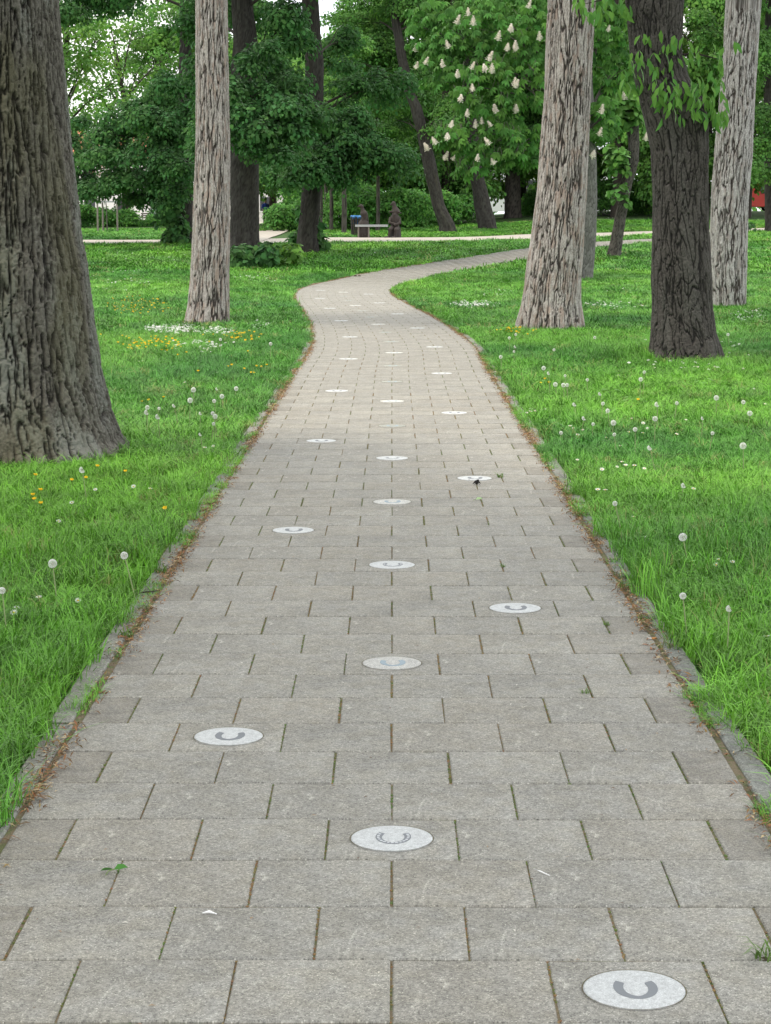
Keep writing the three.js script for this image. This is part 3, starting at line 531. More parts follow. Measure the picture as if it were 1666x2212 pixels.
midTree('linden_tree', [664, 550], [[553, 638, 692], [508, 643, 687], [440, 650, 691], [381, 655, 694], [290, 657, 697], [145, 660, 699], [60, 655, 692], [0, 652, 688]], 15, 'slimmer dark linden trunk with drooping low branches and ivy at its foot', { seed: 202, ref: 67, seen: 9, upper: 7, y0: 10, y1: 15, rad: 4.5, count: 2600,
  lobes: [[700, 270, 60, 50, 66], [745, 320, 80, 42, 65.5], [700, 345, 60, 35, 65], [800, 325, 80, 36, 66], [860, 345, 60, 24, 66], [640, 355, 50, 30, 65], [750, 265, 60, 40, 66], [610, 380, 55, 35, 70], [780, 200, 60, 40, 68], [740, 90, 50, 60, 70], [840, 180, 60, 30, 69], [720, 375, 60, 25, 66]] });
midTree('linden_tree', [398, 529], [[532, 376, 424], [510, 379, 420], [440, 381, 417], [380, 382, 417], [250, 384, 416], [120, 388, 414], [0, 390, 412]], 16, 'far linden with a wide dark crown sweeping low over the lawn', { seed: 203, ref: 87, seen: 8, around: 48, up: 90, upper: 8, y0: 8, y1: 16, rad: 5.5, count: 3400,
  lobes: [[330, 235, 60, 45, 86], [245, 290, 80, 50, 86], [345, 290, 75, 60, 84], [200, 300, 60, 60, 88], [300, 360, 100, 40, 85], [385, 200, 50, 80, 84], [390, 360, 45, 45, 83.5], [230, 395, 70, 26, 86], [170, 380, 50, 40, 88], [300, 420, 70, 20, 87], [370, 410, 30, 30, 84]] });
midTree('maple_tree', [968, 504], [[508, 948, 990], [490, 949, 984], [436, 932, 959], [363, 915, 944], [298, 903, 929], [236, 888, 913], [200, 874, 896], [109, 856, 876], [36, 845, 862], [0, 841, 857]], 14, 'dark slanting trunk leaning towards the carved bench', { seed: 204, ref: 83, seen: 9, around: 48, up: 120, n: 22, lean: -.2, count: 1800, green: GREEN.maple, moss: .3,
  lobes: [[860, 90, 90, 60, 84], [780, 140, 80, 40, 85], [920, 180, 60, 50, 84], [800, 40, 90, 50, 86], [900, 20, 80, 40, 84], [950, 250, 50, 40, 83], [860, 260, 60, 40, 86]], upper: 6, y0: 10, y1: 15, rad: 5 });
midTree('maple_tree', [1055, 497], [[501, 1030, 1080], [490, 1032, 1074], [436, 1024, 1059], [363, 1013, 1041], [300, 1008, 1034], [200, 1000, 1022], [80, 985, 1005]], 15, 'dark trunk leaning beneath the flowering chestnut branches', { seed: 205, ref: 88, seen: 8, around: 48, up: 110, n: 22, lean: -.15, count: 1300, green: GREEN.maple,
  lobes: [[1010, 120, 90, 60, 88], [1060, 240, 60, 40, 90], [960, 40, 80, 50, 88], [1090, 60, 90, 60, 90]], upper: 5, y0: 10, y1: 15, rad: 5 });
midTree('maple_tree', [1107, 471], [[475, 1086, 1130], [460, 1090, 1126], [400, 1092, 1124], [345, 1094, 1122], [200, 1098, 1120], [0, 1100, 1118]], 16, 'upright grey brown trunk on the grassy rise by the white wall', { seed: 206, ref: 107, seen: 9, around: 40, up: 80, n: 20, count: 1500, green: GREEN.maple, c0: [.05, .042, .035], c1: [.1, .085, .07],
  lobes: [[1110, 300, 70, 50, 106], [1060, 330, 60, 40, 108], [1150, 220, 90, 60, 106], [1080, 150, 90, 60, 108], [1130, 60, 100, 60, 106]], kind: sprayFar, upper: 4, y0: 12, y1: 17, rad: 5 });
midTree('maple_tree', [1130, 462], [[465, 1124, 1138], [420, 1125, 1138], [330, 1126, 1137], [200, 1127, 1136]], 12, 'thin black trunk close beside the upright grey brown one', { seed: 207, ref: 112, seen: 6, around: 24, up: 40, n: 12, count: 300, lobes: [[1140, 260, 60, 50, 112]], kind: sprayFar });
midTree('pollard_tree', [1325, 557], [[561, 1306, 1345], [553, 1311, 1341], [520, 1319, 1345], [472, 1328, 1352], [436, 1337, 1358], [399, 1345, 1365], [370, 1352, 1374], [345, 1357, 1380], [308, 1358, 1381], [268, 1352, 1380]], 4.9, 'slender curved grey trunk with small leafy sprouts on the bend', { seed: 208, ref: 59, seen: 4.5, around: 48, up: 120, n: 20, tipR: .14, lean: -.1, c0: [.06, .054, .046], c1: [.105, .096, .083], count: 420, green: GREEN.maple, kind: sprayBig, scale: 1.15, limb: .05, deep: .8,
  lobes: [[1350, 225, 45, 45, 59], [1300, 170, 50, 50, 60], [1390, 190, 35, 50, 60], [1333, 345, 16, 26, 58.6], [1332, 402, 9, 5, 58.6], [1341, 424, 9, 6, 58.6], [1315, 110, 60, 40, 60]] });
midTree('maple_tree', [1672, 503], [[506, 1650, 1700], [490, 1653, 1698], [435, 1653, 1695], [300, 1650, 1690], [150, 1650, 1688], [0, 1655, 1692]], 14, 'near black trunk at the gravel path beyond the leaning pine', { seed: 209, ref: 85, seen: 9, around: 40, up: 90, n: 20, count: 1600, green: GREEN.maple,
  lobes: [[1640, 130, 50, 60, 84], [1700, 250, 60, 60, 84], [1640, 330, 30, 50, 84], [1560, 60, 70, 50, 88], [1620, 220, 40, 50, 86], [1700, 60, 80, 60, 86]], upper: 5, y0: 10, y1: 15, rad: 5 });
// thin young trunks behind the bin
[[694, 503, 7, 'behind the ivy-footed linden'], [704.5, 500, 8, ''], [716.5, 502, 8, ''], [744, 508, 11, 'behind the waste bin'], [817, 502, 8, 'between the two carved figures']].forEach(([x, y, w, where], i) => {
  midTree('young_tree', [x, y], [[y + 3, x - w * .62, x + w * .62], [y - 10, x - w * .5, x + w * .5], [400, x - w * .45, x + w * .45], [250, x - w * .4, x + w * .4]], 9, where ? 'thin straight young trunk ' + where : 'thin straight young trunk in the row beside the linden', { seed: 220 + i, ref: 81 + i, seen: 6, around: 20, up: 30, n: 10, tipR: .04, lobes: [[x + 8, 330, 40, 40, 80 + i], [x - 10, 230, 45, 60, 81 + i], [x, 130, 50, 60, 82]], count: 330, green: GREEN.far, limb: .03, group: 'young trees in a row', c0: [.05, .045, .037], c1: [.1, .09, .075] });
});
for (const [x, y, w, s, l] of [[590, 484, 19, 231, 'distant brown trunk by the branching gravel path'], [622, 486, 22, 232, 'distant mossy trunk next to the brown one by the gravel path']])
  midTree('distant_tree', [x, y], [[y + 2, x - w * .6, x + w * .6], [y - 12, x - w * .5, x + w * .5], [430, x - w * .42, x + w * .42], [330, x - w * .4, x + w * .4]], 12, l, { seed: s, ref: 126, seen: 5, around: 24, up: 40, n: 14, lobes: [[x, 370, 50, 45, 126], [x - 20, 300, 60, 50, 128], [x + 20, 240, 70, 60, 126]], count: 700, kind: sprayFar, scale: .8, green: GREEN.maple, c0: [.06, .045, .035], c1: [.12, .09, .07] });

// young tree between stakes
{
  const b = at(228, 503), D = -b.z, k = D / FP, t = thing('staked_sapling', b, 'young leafless looking sapling tied between wooden stakes', 'tree');
  mesh('stem', tube([V3(.1, -.05, 0), V3(.08, 1.2, 0), V3(-.02, 2.6, .05), V3(.05, 3.8, 0)], [.03, .026, .02, .008], 7), limbGrey, t);
  const R = rng(3), lb = [{ x: 0, y: 3.1, z: 0, rx: .8, ry: .8, rz: .7 }, { x: .4, y: 2.5, z: 0, rx: .5, ry: .4, rz: .5 }]; limbs(t, V3(0, 2.2, 0), lb, .012, R, limbGrey);
  crown(t, sprayMid, scatter(lb, 60, R, [.22, .13, .06], .55, .3));
  const g = thing('tree_stakes', b, 'three grey timber stakes with a crossbar round the sapling', 'stakes');
  for (const [x, z] of [[-.34, .25], [-.16, -.3], [.62, 0]]) { const o = mesh('stake', new THREE.CylinderGeometry(.045, .05, 1.66, 9), M.greyWood, g); o.position.set(x, .77, z); }
  const bar = mesh('crossbar', box(1.1, .07, .035, .12, 1.56, .055), M.plank, g); mesh('crossbar', box(.06, .07, .6, -.26, 1.49, -.02), M.plank, g);
}

// ------------------------------------------------------------------ woodland at the back of the park
const WR = rng(500);
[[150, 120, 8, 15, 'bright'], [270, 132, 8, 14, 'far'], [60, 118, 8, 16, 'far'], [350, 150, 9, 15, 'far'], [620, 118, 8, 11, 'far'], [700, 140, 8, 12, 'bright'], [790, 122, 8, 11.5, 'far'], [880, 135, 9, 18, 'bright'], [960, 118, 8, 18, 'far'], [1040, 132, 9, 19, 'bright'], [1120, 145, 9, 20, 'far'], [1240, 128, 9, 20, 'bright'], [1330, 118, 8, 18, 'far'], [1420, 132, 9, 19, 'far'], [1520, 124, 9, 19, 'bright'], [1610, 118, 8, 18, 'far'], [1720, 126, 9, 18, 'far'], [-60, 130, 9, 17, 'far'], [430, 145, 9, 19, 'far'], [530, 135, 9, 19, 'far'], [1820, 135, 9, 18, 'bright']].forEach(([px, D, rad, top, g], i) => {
  const q = on(px, 470, D), b = V3(q.x, land(q.x, D), -D), sparse = px < 330 && px > 40;
  const t = thing('woodland_tree', b, px < 420 ? 'loose light green tree with sky showing through beyond the oak' : (g === 'bright' ? 'pale yellow green tree painted sunlit at the back of the park' : 'mid green tree painted sunlit at the back of the park'), 'tree', px < 420 ? 'loose trees with sky between' : 'trees at the back of the park');
  mesh('trunk', tube([V3(0, -.1, 0), V3(.1, 2, 0), V3((WR() - .5) * .8, top * .5, 0), V3((WR() - .5) * 1.2, top * .85, 0)], [.36, .28, .2, .06], 9), limbDark, t);
  const lb = roundLobes(WR, 15, px < 420 ? 5 : 2.6, top, rad * .62, rad * .26); limbs(t, l => V3(0, clamp(l.y * .7, 2, top * .8), 0), lb, .07, WR, limbDark);
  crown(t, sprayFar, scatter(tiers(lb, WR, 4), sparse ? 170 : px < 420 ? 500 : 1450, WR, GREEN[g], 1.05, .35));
});
// shrubs behind the bench and along the rise
[[650, 108, 2.2, 1.7], [770, 106, 2.6, 2.1], [850, 104, 2.4, 2.0], [912, 110, 2.4, 2.0], [960, 116, 2.2, 1.7], [700, 112, 2.6, 2.5], [925, 120, 2.6, 3.0], [1180, 126, 2.2, 1.6], [1260, 122, 2.4, 2.2], [1340, 124, 2.5, 2.4], [1410, 122, 2.5, 2.2], [1480, 128, 2.4, 2], [250, 128, 1.6, 1.1], [150, 125, 1.5, 1.2], [365, 130, 1.5, 1.3]].forEach(([px, D, r, h], i) => {
  const q = on(px, 470, D), b = V3(q.x, land(q.x, D), -D), t = thing('shrub', b, px < 420 ? 'small round shrub by the far gravel path' : px < 1000 ? 'bright green shrub in the thicket behind the carved bench' : 'dense green shrub along the top of the grassy rise', 'shrub', px < 420 ? 'shrubs by the far path' : px < 1000 ? 'thicket behind the bench' : 'thicket on the rise');
  const lb = []; for (let k = 0; k < 5; k++) lb.push({ x: (WR() - .5) * r * 1.3, y: h * (.35 + .45 * WR()), z: (WR() - .5) * r, rx: r * .5, ry: h * .42, rz: r * .5 });
  mesh('stems', join([0, 1, 2, 3, 4].map(k => tube([V3((WR() - .5) * .3, -.05, 0), V3((WR() - .5) * r, h * .7, (WR() - .5) * r)], [.03, .01], 5))), limbDark, t);
  crown(t, sprayMid, scatter(tiers(lb, WR, 5), 560, WR, GREEN.hedge, 1.1, .4), 'foliage');
});
// shoots at the foot of the lindens
[[545, 576, 55, 24, 260, 'low bush of heart shaped leaves at the broad linden foot'], [612, 572, 28, 22, 90, 'pale spreading leaves beside the low bush at the linden'], [672, 545, 34, 26, 200, 'ivy and shoots wrapped round the slimmer linden foot'], [372, 527, 28, 28, 200, 'tall leafy shoots round the far linden foot'], [1590, 503, 60, 14, 200, 'low dark heap of brushwood leaves beyond the leaning pine']].forEach(([px, py, rx, ry, n, l], i) => {
  const b = at(px, py + 3), k = -b.z / FP, R = rng(600 + i), t = thing('basal_shrub', b, l, 'shrub'), w = rx * k, h = ry * 2 * k;
  const lb = []; for (let j = 0; j < 6; j++) lb.push({ x: (R() - .5) * w * 1.4, y: h * (.25 + .5 * R()), z: (R() - .3) * .5, rx: w * .42, ry: h * .34, rz: .5 });
  if (i === 2) lb.push({ x: -.15, y: 1.1, z: .35, rx: .32, ry: .8, rz: .2 }, { x: .1, y: .8, z: .4, rx: .3, ry: .5, rz: .2 }); if (i === 3) lb.push({ x: 0, y: 1.5, z: .2, rx: .55, ry: .9, rz: .4 }, { x: -.2, y: 2.2, z: .1, rx: .4, ry: .6, rz: .4 });
  mesh('stems', join([0, 1, 2, 3].map(() => tube([V3((R() - .5) * .4, -.05, .1), V3((R() - .5) * w, h * .7, .2)], [.02, .008], 5))), limbDark, t);
  crown(t, sprayBig, scatter(lb, n, R, i === 1 ? GREEN.bright : GREEN.lime, i === 4 ? .7 : 1, .4), 'foliage');
});
{ // the wood beyond, one mass
  const lb = []; const R = rng(701); for (let a = -46; a <= 46; a += 3.2) { const D = 215 + R() * 60; lb.push({ x: a * 4.2 + R() * 6, y: 6 + R() * 2, z: -D, rx: 11, ry: a > -14 && a < 10 ? 4.5 + 1.5 * R() : 8, rz: 6 }); }
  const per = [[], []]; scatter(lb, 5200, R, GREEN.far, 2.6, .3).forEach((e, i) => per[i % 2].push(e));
  per.forEach((l, i) => { const o = instanced('distant_wood', sprayFar[i], M.leaf, l); tag(o, 'far belt of woodland painted sunlit green closing the view', 'woodland'); });
}

// ------------------------------------------------------------------ carved bench, bin, people, buildings, vehicles
{
  const b = at(808, 514), D = -b.z, k = D / FP, t = thing('carved_bench', b, 'carved wooden bench plank between a bird on a stump and a hatted figure', 'bench');
  const X = px => (px - 808) * k;
  mesh('seat', box(X(838) - X(768), .09, .42, (X(838) + X(768)) / 2, (514 - 488) * k, .05), M.plank, t);
  const stump = mesh('stump', new THREE.LatheGeometry([[.0, 0], [.27, 0], [.25, .3], [.24, .52], [.21, .66], [.10, .80], [0, .82]].map(p => new THREE.Vector2(...p)), 14), M.wood, t); stump.position.set(X(786), -.03, 0); stump.rotation.y = .4;
  mesh('post', join([box(.07, .5, .07, X(775), .24, .16), box(.07, .5, .07, X(797), .24, .16), box(.5, .06, .1, X(786), .5, .14)]), M.greyWood, t);
  const bird = mesh('bird_carving', figure([[[.02, .80, 0], .09, [-.01, 1.06, .02], .15], [[-.01, 1.06, .02], .14, [-.07, 1.25, .03], .075], [[-.10, 1.36, .03], .085, [-.13, 1.38, .04], .075], [[-.07, 1.25, .03], .06, [-.10, 1.34, .03], .06], [[-.19, 1.38, .04], .035, [-.29, 1.35, .05], .008], [[.08, 1.05, -.05], .08, [.18, .62, -.05], .035], [[.18, .62, -.05], .035, [.23, .44, -.05], .012], [[-.06, .88, .1], .035, [-.08, .70, .14], .022]], .022, .016), M.wood, t); bird.position.set(X(787), -.05, 0); bird.scale.setScalar(.98);
  const fig = mesh('hatted_figure', figure([
    [[.06, .0, -.02], .24, [.05, .34, -.02], .22], [[.02, .50, 0], .17, [.02, .84, 0], .19], [[.02, .98, .04], .11, [.01, 1.08, .05], .12], [[.0, .98, .13], .09, [.0, .76, .16], .04],
    [[-.20, 1.10, .06], .035, [.27, 1.06, -.02], .03], [[-.15, 1.12, .14], .035, [.2, 1.10, .14], .035], [[.05, 1.14, .02], .17, [.0, 1.30, .03], .10], [[.0, 1.30, .03], .09, [-.04, 1.46, .04], .085], [[-.08, 1.44, .05], .045, [-.19, 1.38, .06], .012],
    [[-.17, .84, .06], .065, [-.21, .66, .16], .055], [[-.21, .66, .16], .05, [.06, .60, .25], .04], [[.2, .84, .03], .065, [.22, .64, .15], .06], [[.22, .64, .15], .05, [0, .56, .27], .04],
    [[-.08, .46, .12], .10, [-.18, .38, .30], .09], [[-.18, .38, .30], .08, [-.22, .12, .30], .06], [[-.22, .05, .30], .06, [-.38, .045, .38], .05], [[.12, .44, .12], .10, [.06, .36, .32], .09], [[.06, .36, .32], .08, [.04, .10, .32], .06], [[.04, .05, .32], .06, [-.10, .045, .42], .05]], .02, .016), M.wood, t);
  fig.position.set(X(852), -.02, 0); fig.scale.setScalar(.98);
  // waste bin of upright slats with a blue bag
  const wb = at(769, 512), q = thing('waste_bin', wb, 'brown slatted litter bin with a blue bag over its rim', 'bin');
  for (let i = 0; i < 12; i++) { const a = i / 12 * 6.283, o = mesh('slat', box(.085, .78, .022), M.wood, q); o.position.set(Math.cos(a) * .22, .46, Math.sin(a) * .22); o.rotation.set(0, -a + Math.PI / 2, 0, 'YXZ'); o.rotateX(.07); }
  mesh('hoop', join([.2, .68].map(y => { const g = new THREE.TorusGeometry(.195, .012, 6, 24); g.rotateX(Math.PI / 2); g.translate(0, y, 0); return g; })), limbDark, q);
  mesh('foot', join([new THREE.CylinderGeometry(.16, .17, .1, 16)].map(g => { g.translate(0, .04, 0); return g; })), limbDark, q);
  const bag = new THREE.LatheGeometry([[.17, .55], [.175, .84], [.215, .90], [.245, .885], [.25, .82], [.235, .78]].map(p => new THREE.Vector2(...p)), 26), p = bag.attributes.position; for (let i = 0; i < p.count; i++) { const a = Math.atan2(p.getZ(i), p.getX(i)), f = 1 + .06 * Math.sin(a * 7 + p.getY(i) * 30); p.setXYZ(i, p.getX(i) * f, p.getY(i) + .02 * Math.sin(a * 5), p.getZ(i) * f); } bag.computeVertexNormals();
  mesh('bag', bag, std(lin(.03, .17, .42), { roughness: .4, side: THREE.DoubleSide }), q); q.rotation.z = -.03;
}
function personAt(b, seated, colors, label, turn) {
  const t = thing('person', b, label, 'person'); t.rotation.y = turn; const y = seated ? -.38 : 0;
  const leg = s => seated ? [[[s * .09, .52, 0], .085, [s * .11, .50, .42], .07], [[s * .11, .50, .42], .065, [s * .11, .08, .46], .045], [[s * .11, .05, .46], .045, [s * .11, .04, .60], .035]] : [[[s * .09, .92, 0], .095, [s * .11, .5, .02], .07], [[s * .11, .5, .02], .065, [s * .12, .08, -.01], .045], [[s * .12, .05, -.01], .045, [s * .13, .04, .14], .035]];
  const arm = s => [[[s * .19, 1.42 + y, 0], .058, [s * .25, 1.14 + y, .02], .046], [[s * .25, 1.14 + y, .02], .042, [s * .2, .95 + y, .2], .032], [[s * .2, .95 + y, .2], .035, [s * .18, .9 + y, .27], .022]];
  mesh('body', figure([...leg(-1), ...leg(1), [[0, .95 + y, 0], .14, [0, 1.2 + y, 0], .13], [[0, 1.2 + y, 0], .14, [0, 1.4 + y, 0], .13], ...arm(-1), ...arm(1), [[0, 1.46 + y, 0], .055, [0, 1.54 + y, .01], .05], [[0, 1.6 + y, .02], .085, [0, 1.69 + y, .01], .09], [[0, 1.62 + y, .1], .02, [0, 1.6 + y, .12], .015]], .035, .03), std(lin(.45, .28, .2)), t);
  mesh('trousers', figure([...leg(-1).slice(0, 2), ...leg(1).slice(0, 2), [[-.04, .95 + y, 0], .135, [.04, .95 + y, 0], .135]].map(([a, r, c, q]) => [a, r + .012, c, q + .012]), .035, .03), std(colors[1]), t);
  mesh('top', figure([[[0, .98 + y, 0], .14, [0, 1.2 + y, 0], .135], [[0, 1.2 + y, 0], .145, [0, 1.4 + y, 0], .135], arm(-1)[0], arm(1)[0]].map(([a, r, c, q]) => [a, r + .014, c, q + .014]), .035, .03), std(colors[0]), t);
  mesh('hair', figure([[[0, 1.66 + y, -.03], .095, [0, 1.72 + y, -.01], .088]], .03, .02), std(lin(.06, .035, .02)), t);
}
personAt(at(574, 484), false, [lin(.04, .09, .42), lin(.05, .05, .06)], 'person in a bright blue top standing by the far gravel path', .4);
{
  const b = at(336, 489); personAt(b, true, [lin(.6, .62, .66), lin(.25, .38, .6)], 'person in pale blue jeans sitting on the far bench', -.5);
  const t = thing('park_bench', b.clone(), 'plain brown slatted bench with a person sitting on it', 'bench'); t.rotation.y = -.5;
  for (let k = 0; k < 4; k++) mesh('seat_slat', box(1.7, .035, .09, -.45, .405, -.16 + k * .11), M.greyWood, t); for (let k = 0; k < 3; k++) mesh('back_slat', box(1.7, .09, .03, -.45, .56 + k * .13, -.25), M.greyWood, t);
  for (const s of [-1.2, .3]) mesh('leg', join([box(.06, .42, .42, s, .18, 0), box(.05, .5, .05, s, .62, -.29)]), limbDark, t);
}
function house(name, b, w, h, d, wall, roof, label, cols, rowsN, turn) {
  const t = thing(name, b, label, 'building'); t.rotation.y = turn; mesh('wall', box(w, h, d, 0, h / 2, 0), wall, t);
  if (roof) { const s = new THREE.Shape(); s.moveTo(-d / 2 - .5, 0); s.lineTo(0, h * .45); s.lineTo(d / 2 + .5, 0); s.closePath(); const g = new THREE.ExtrudeGeometry(s, { depth: w + .8, bevelEnabled: false }); g.rotateY(Math.PI / 2); g.translate(-(w + .8) / 2, h + .01, 0); mesh('roof', g, roof, t); }
  else mesh('roof', box(w + .3, .2, d + .3, 0, h + .11, 0), M.plank, t);
  for (let i = 0; i < cols; i++) for (let j = 0; j < rowsN; j++) { const x = (i + .5) / cols * w - w / 2, y = (j + .55) / rowsN * h, f = mesh('window', box(1.15, 1.45, .08, x, y, d / 2 + .02), M.white, t); mesh('pane', box(.95, 1.25, .02, x, y, d / 2 + .075), std(lin(.03, .035, .04), { roughness: .1 }), f); }
}
const onLand = (px, D) => { const q = on(px, 470, D); return V3(q.x, land(q.x, D), -D); };
house('house', onLand(200, 178), 20, 5.5, 9, std(lin(.78, .78, .75)), std(lin(.45, .17, .10)), 'white house with an orange tiled roof glimpsed beyond the sapling', 7, 2, .1);
house('house', onLand(560, 190), 16, 6, 9, std(lin(.70, .69, .65)), std(lin(.35, .14, .09)), 'pale house glimpsed between the two linden trunks', 6, 2, -.1);
house('pavilion', onLand(1170, 172), 12, 3.6, 6, std(lin(.80, .80, .80)), null, 'low white pavilion behind the upright trunk on the rise', 4, 1, .15);
{ // vans parked beyond the trees
  const wheel = (() => { const g = new THREE.CylinderGeometry(.34, .34, .24, 20); g.rotateX(Math.PI / 2); return g; })(), rim = (() => { const g = new THREE.CylinderGeometry(.2, .2, .26, 16); g.rotateX(Math.PI / 2); return g; })();
  const van = (b, c, label) => {
    const t = thing('parked_van', b, label, 'van', 'vans parked beyond the trees'), s = new THREE.Shape();
    [[-2.5, .35], [2.45, .35], [2.5, .95], [1.75, 1.15], [1.1, 2.0], [.9, 2.1], [-2.4, 2.1], [-2.5, 1.95]].forEach(([x, y], i) => i ? s.lineTo(x, y) : s.moveTo(x, y)); s.closePath();
    const g = new THREE.ExtrudeGeometry(s, { depth: 1.8, bevelEnabled: true, bevelSize: .05, bevelThickness: .05, bevelSegments: 2 }); g.translate(0, 0, -.9); mesh('body', g, std(c, { roughness: .3 }), t);
    const glass = std(lin(.03, .035, .04), { roughness: .08 }); mesh('side_window', box(.75, .55, .03, .9, 1.55, .96), glass, t); mesh('side_window', box(1.1, .5, .03, -.9, 1.6, .96), glass, t);
    for (const [x, z] of [[-1.5, .88], [1.5, .88], [-1.5, -.88], [1.5, -.88]]) { const w = mesh('wheel', wheel, std(lin(.02, .02, .02)), t); w.position.set(x, .34, z); mesh('rim', rim, std(lin(.5, .5, .5), { metalness: .6, roughness: .4 }), w); }
    mesh('headlight', box(.05, .15, .3, 2.53, .8, .6), M.white, t); mesh('headlight', box(.05, .15, .3, 2.53, .8, -.6), M.white, t);
  };
  van(onLand(1622, 150), lin(.5, .05, .045), 'red van parked beyond the near black trunk'); van(onLand(1560, 156), lin(.72, .74, .76), 'white van parked in front of the red one'); van(onLand(1700, 154), lin(.68, .70, .73), 'silver white van parked behind the red one');
}

// ------------------------------------------------------------------ grass
function tuft(n, R, h, w, seed, lean = .5) {
  const Q = rng(seed), pos = [], idx = [];
  for (let i = 0; i < n; i++) {
    const a = Q() * 6.283, r = R * Math.sqrt(Q()), b = Q() * 6.283, H = h * (.45 + .75 * Q()), l = lean * (.15 + Q()) * H, ww = w * (.7 + .6 * Q()), px = -Math.sin(b + .9 * (Q() - .5)), pz = Math.cos(b + .9 * (Q() - .5)), m = pos.length / 3;
    const x0 = Math.cos(a) * r, z0 = Math.sin(a) * r;
    [[0, 0, .9], [.38, .12, 1], [.75, .5, .75]].forEach(([y, o, k]) => { const x = x0 + Math.cos(b) * l * o, z = z0 + Math.sin(b) * l * o; pos.push(x - px * ww * k / 2, y * H, z - pz * ww * k / 2, x + px * ww * k / 2, y * H, z + pz * ww * k / 2); });
    pos.push(x0 + Math.cos(b) * l * 1.1, H * (.98 - .25 * lean * Q()), z0 + Math.sin(b) * l * 1.1);
    idx.push(m, m + 1, m + 2, m + 1, m + 3, m + 2, m + 2, m + 3, m + 4, m + 3, m + 5, m + 4, m + 4, m + 5, m + 6);
  }
  return geo(pos, idx);
}
const tufts = [1, 2, 3, 4].map(k => tuft(34, .065, .105, .0034, 900 + k, 1.1)), tuftsMid = [1, 2, 3].map(k => tuft(36, .11, .10, .0065, 920 + k, 1.1)), tuftsFar = [1, 2].map(k => tuft(34, .24, .10, .018, 940 + k, 1.1));
const trunks = [[at(-20, 985), 1.0], [at(447, 698), .31], [at(1187, 709), .44], [at(1571, 660), .27], [at(1481, 775), .42]];
function grassColor(x, D, R) {
  const n = fbm(x * .55 + 40, D * .4, 3, 4), m = fbm(x * .16 + 9, D * .11, 8, 3), y = clamp(.5 + .9 * n + .5 * m), k = (1 + (R() - .5) * 1.0) * (.95 + .25 * n);
  const c = col3([.044, .215, .012], [.132, .335, .021], y); if (R() < .025) return lin(.24, .26, .07);
  return lin(c[0] * k, c[1] * k, c[2] * k);
}
function lawnBand(d0, d1, perM2, kinds, size, margin) {
  const R = rng(Math.round(d0 * 100 + 7)), per = kinds.map(() => []);
  const wide = D => .2 * D + margin, area = (d1 - d0) * (wide(d0) + wide(d1)), N = Math.round(area * perM2);
  for (let i = 0; i < N; i++) {
    const D = Math.sqrt(mixv(d0 * d0, d1 * d1, R())), x = (R() * 2 - 1) * wide(D);
    const [u] = offPath(x, D), au = Math.abs(u), y = land(x, D), p = V3(x, y, -D);
    const edge = KOUT + .012 + .05 * noise(x * 2, D * 3, u > 0 ? 4 : 9); if (au < edge) continue;
    if (D > 55) { const [px, py] = proj(p); if (onSidePath(px, py)) continue; }
    let near = 9; for (const [b, r] of trunks) near = Math.min(near, Math.hypot(x - b.x, D + b.z) - r); if (near < -.1) continue;
    const tall = (.75 + .55 * clamp(.5 + fbm(x * .8, D * .8, 5, 3))) * (near < .3 ? 1.15 : 1) * mixv(1, .62, ss(9, 17, D)) * (au < edge + .15 ? 1.1 : 1) * (x > 2.4 && x < 3.4 && D > 23.5 && D < 26 ? 1.5 : 1);
    const s = size * (.75 + .5 * R()); per[i % kinds.length].push({ p, q: new THREE.Quaternion().setFromEuler(new THREE.Euler((R() - .5) * .5, R() * 6.283, (R() - .5) * .5)), s: [s, s * tall * (.7 + .6 * R()), s], c: grassColor(x, D, R) });
  }
  per.forEach((l, i) => l.length && tag(instanced('grass', kinds[i], M.grass, l), 'green mown lawn grass either side of the path', 'grass'));
}
lawnBand(4.5, 15, 430, tufts, 1, .8);
lawnBand(15, 29, 240, tufts, 1.15, 1);
lawnBand(29, 55, 110, tuftsMid, 1.2, 1.2);
lawnBand(55, 112, 26, tuftsFar, 1.15, 3);

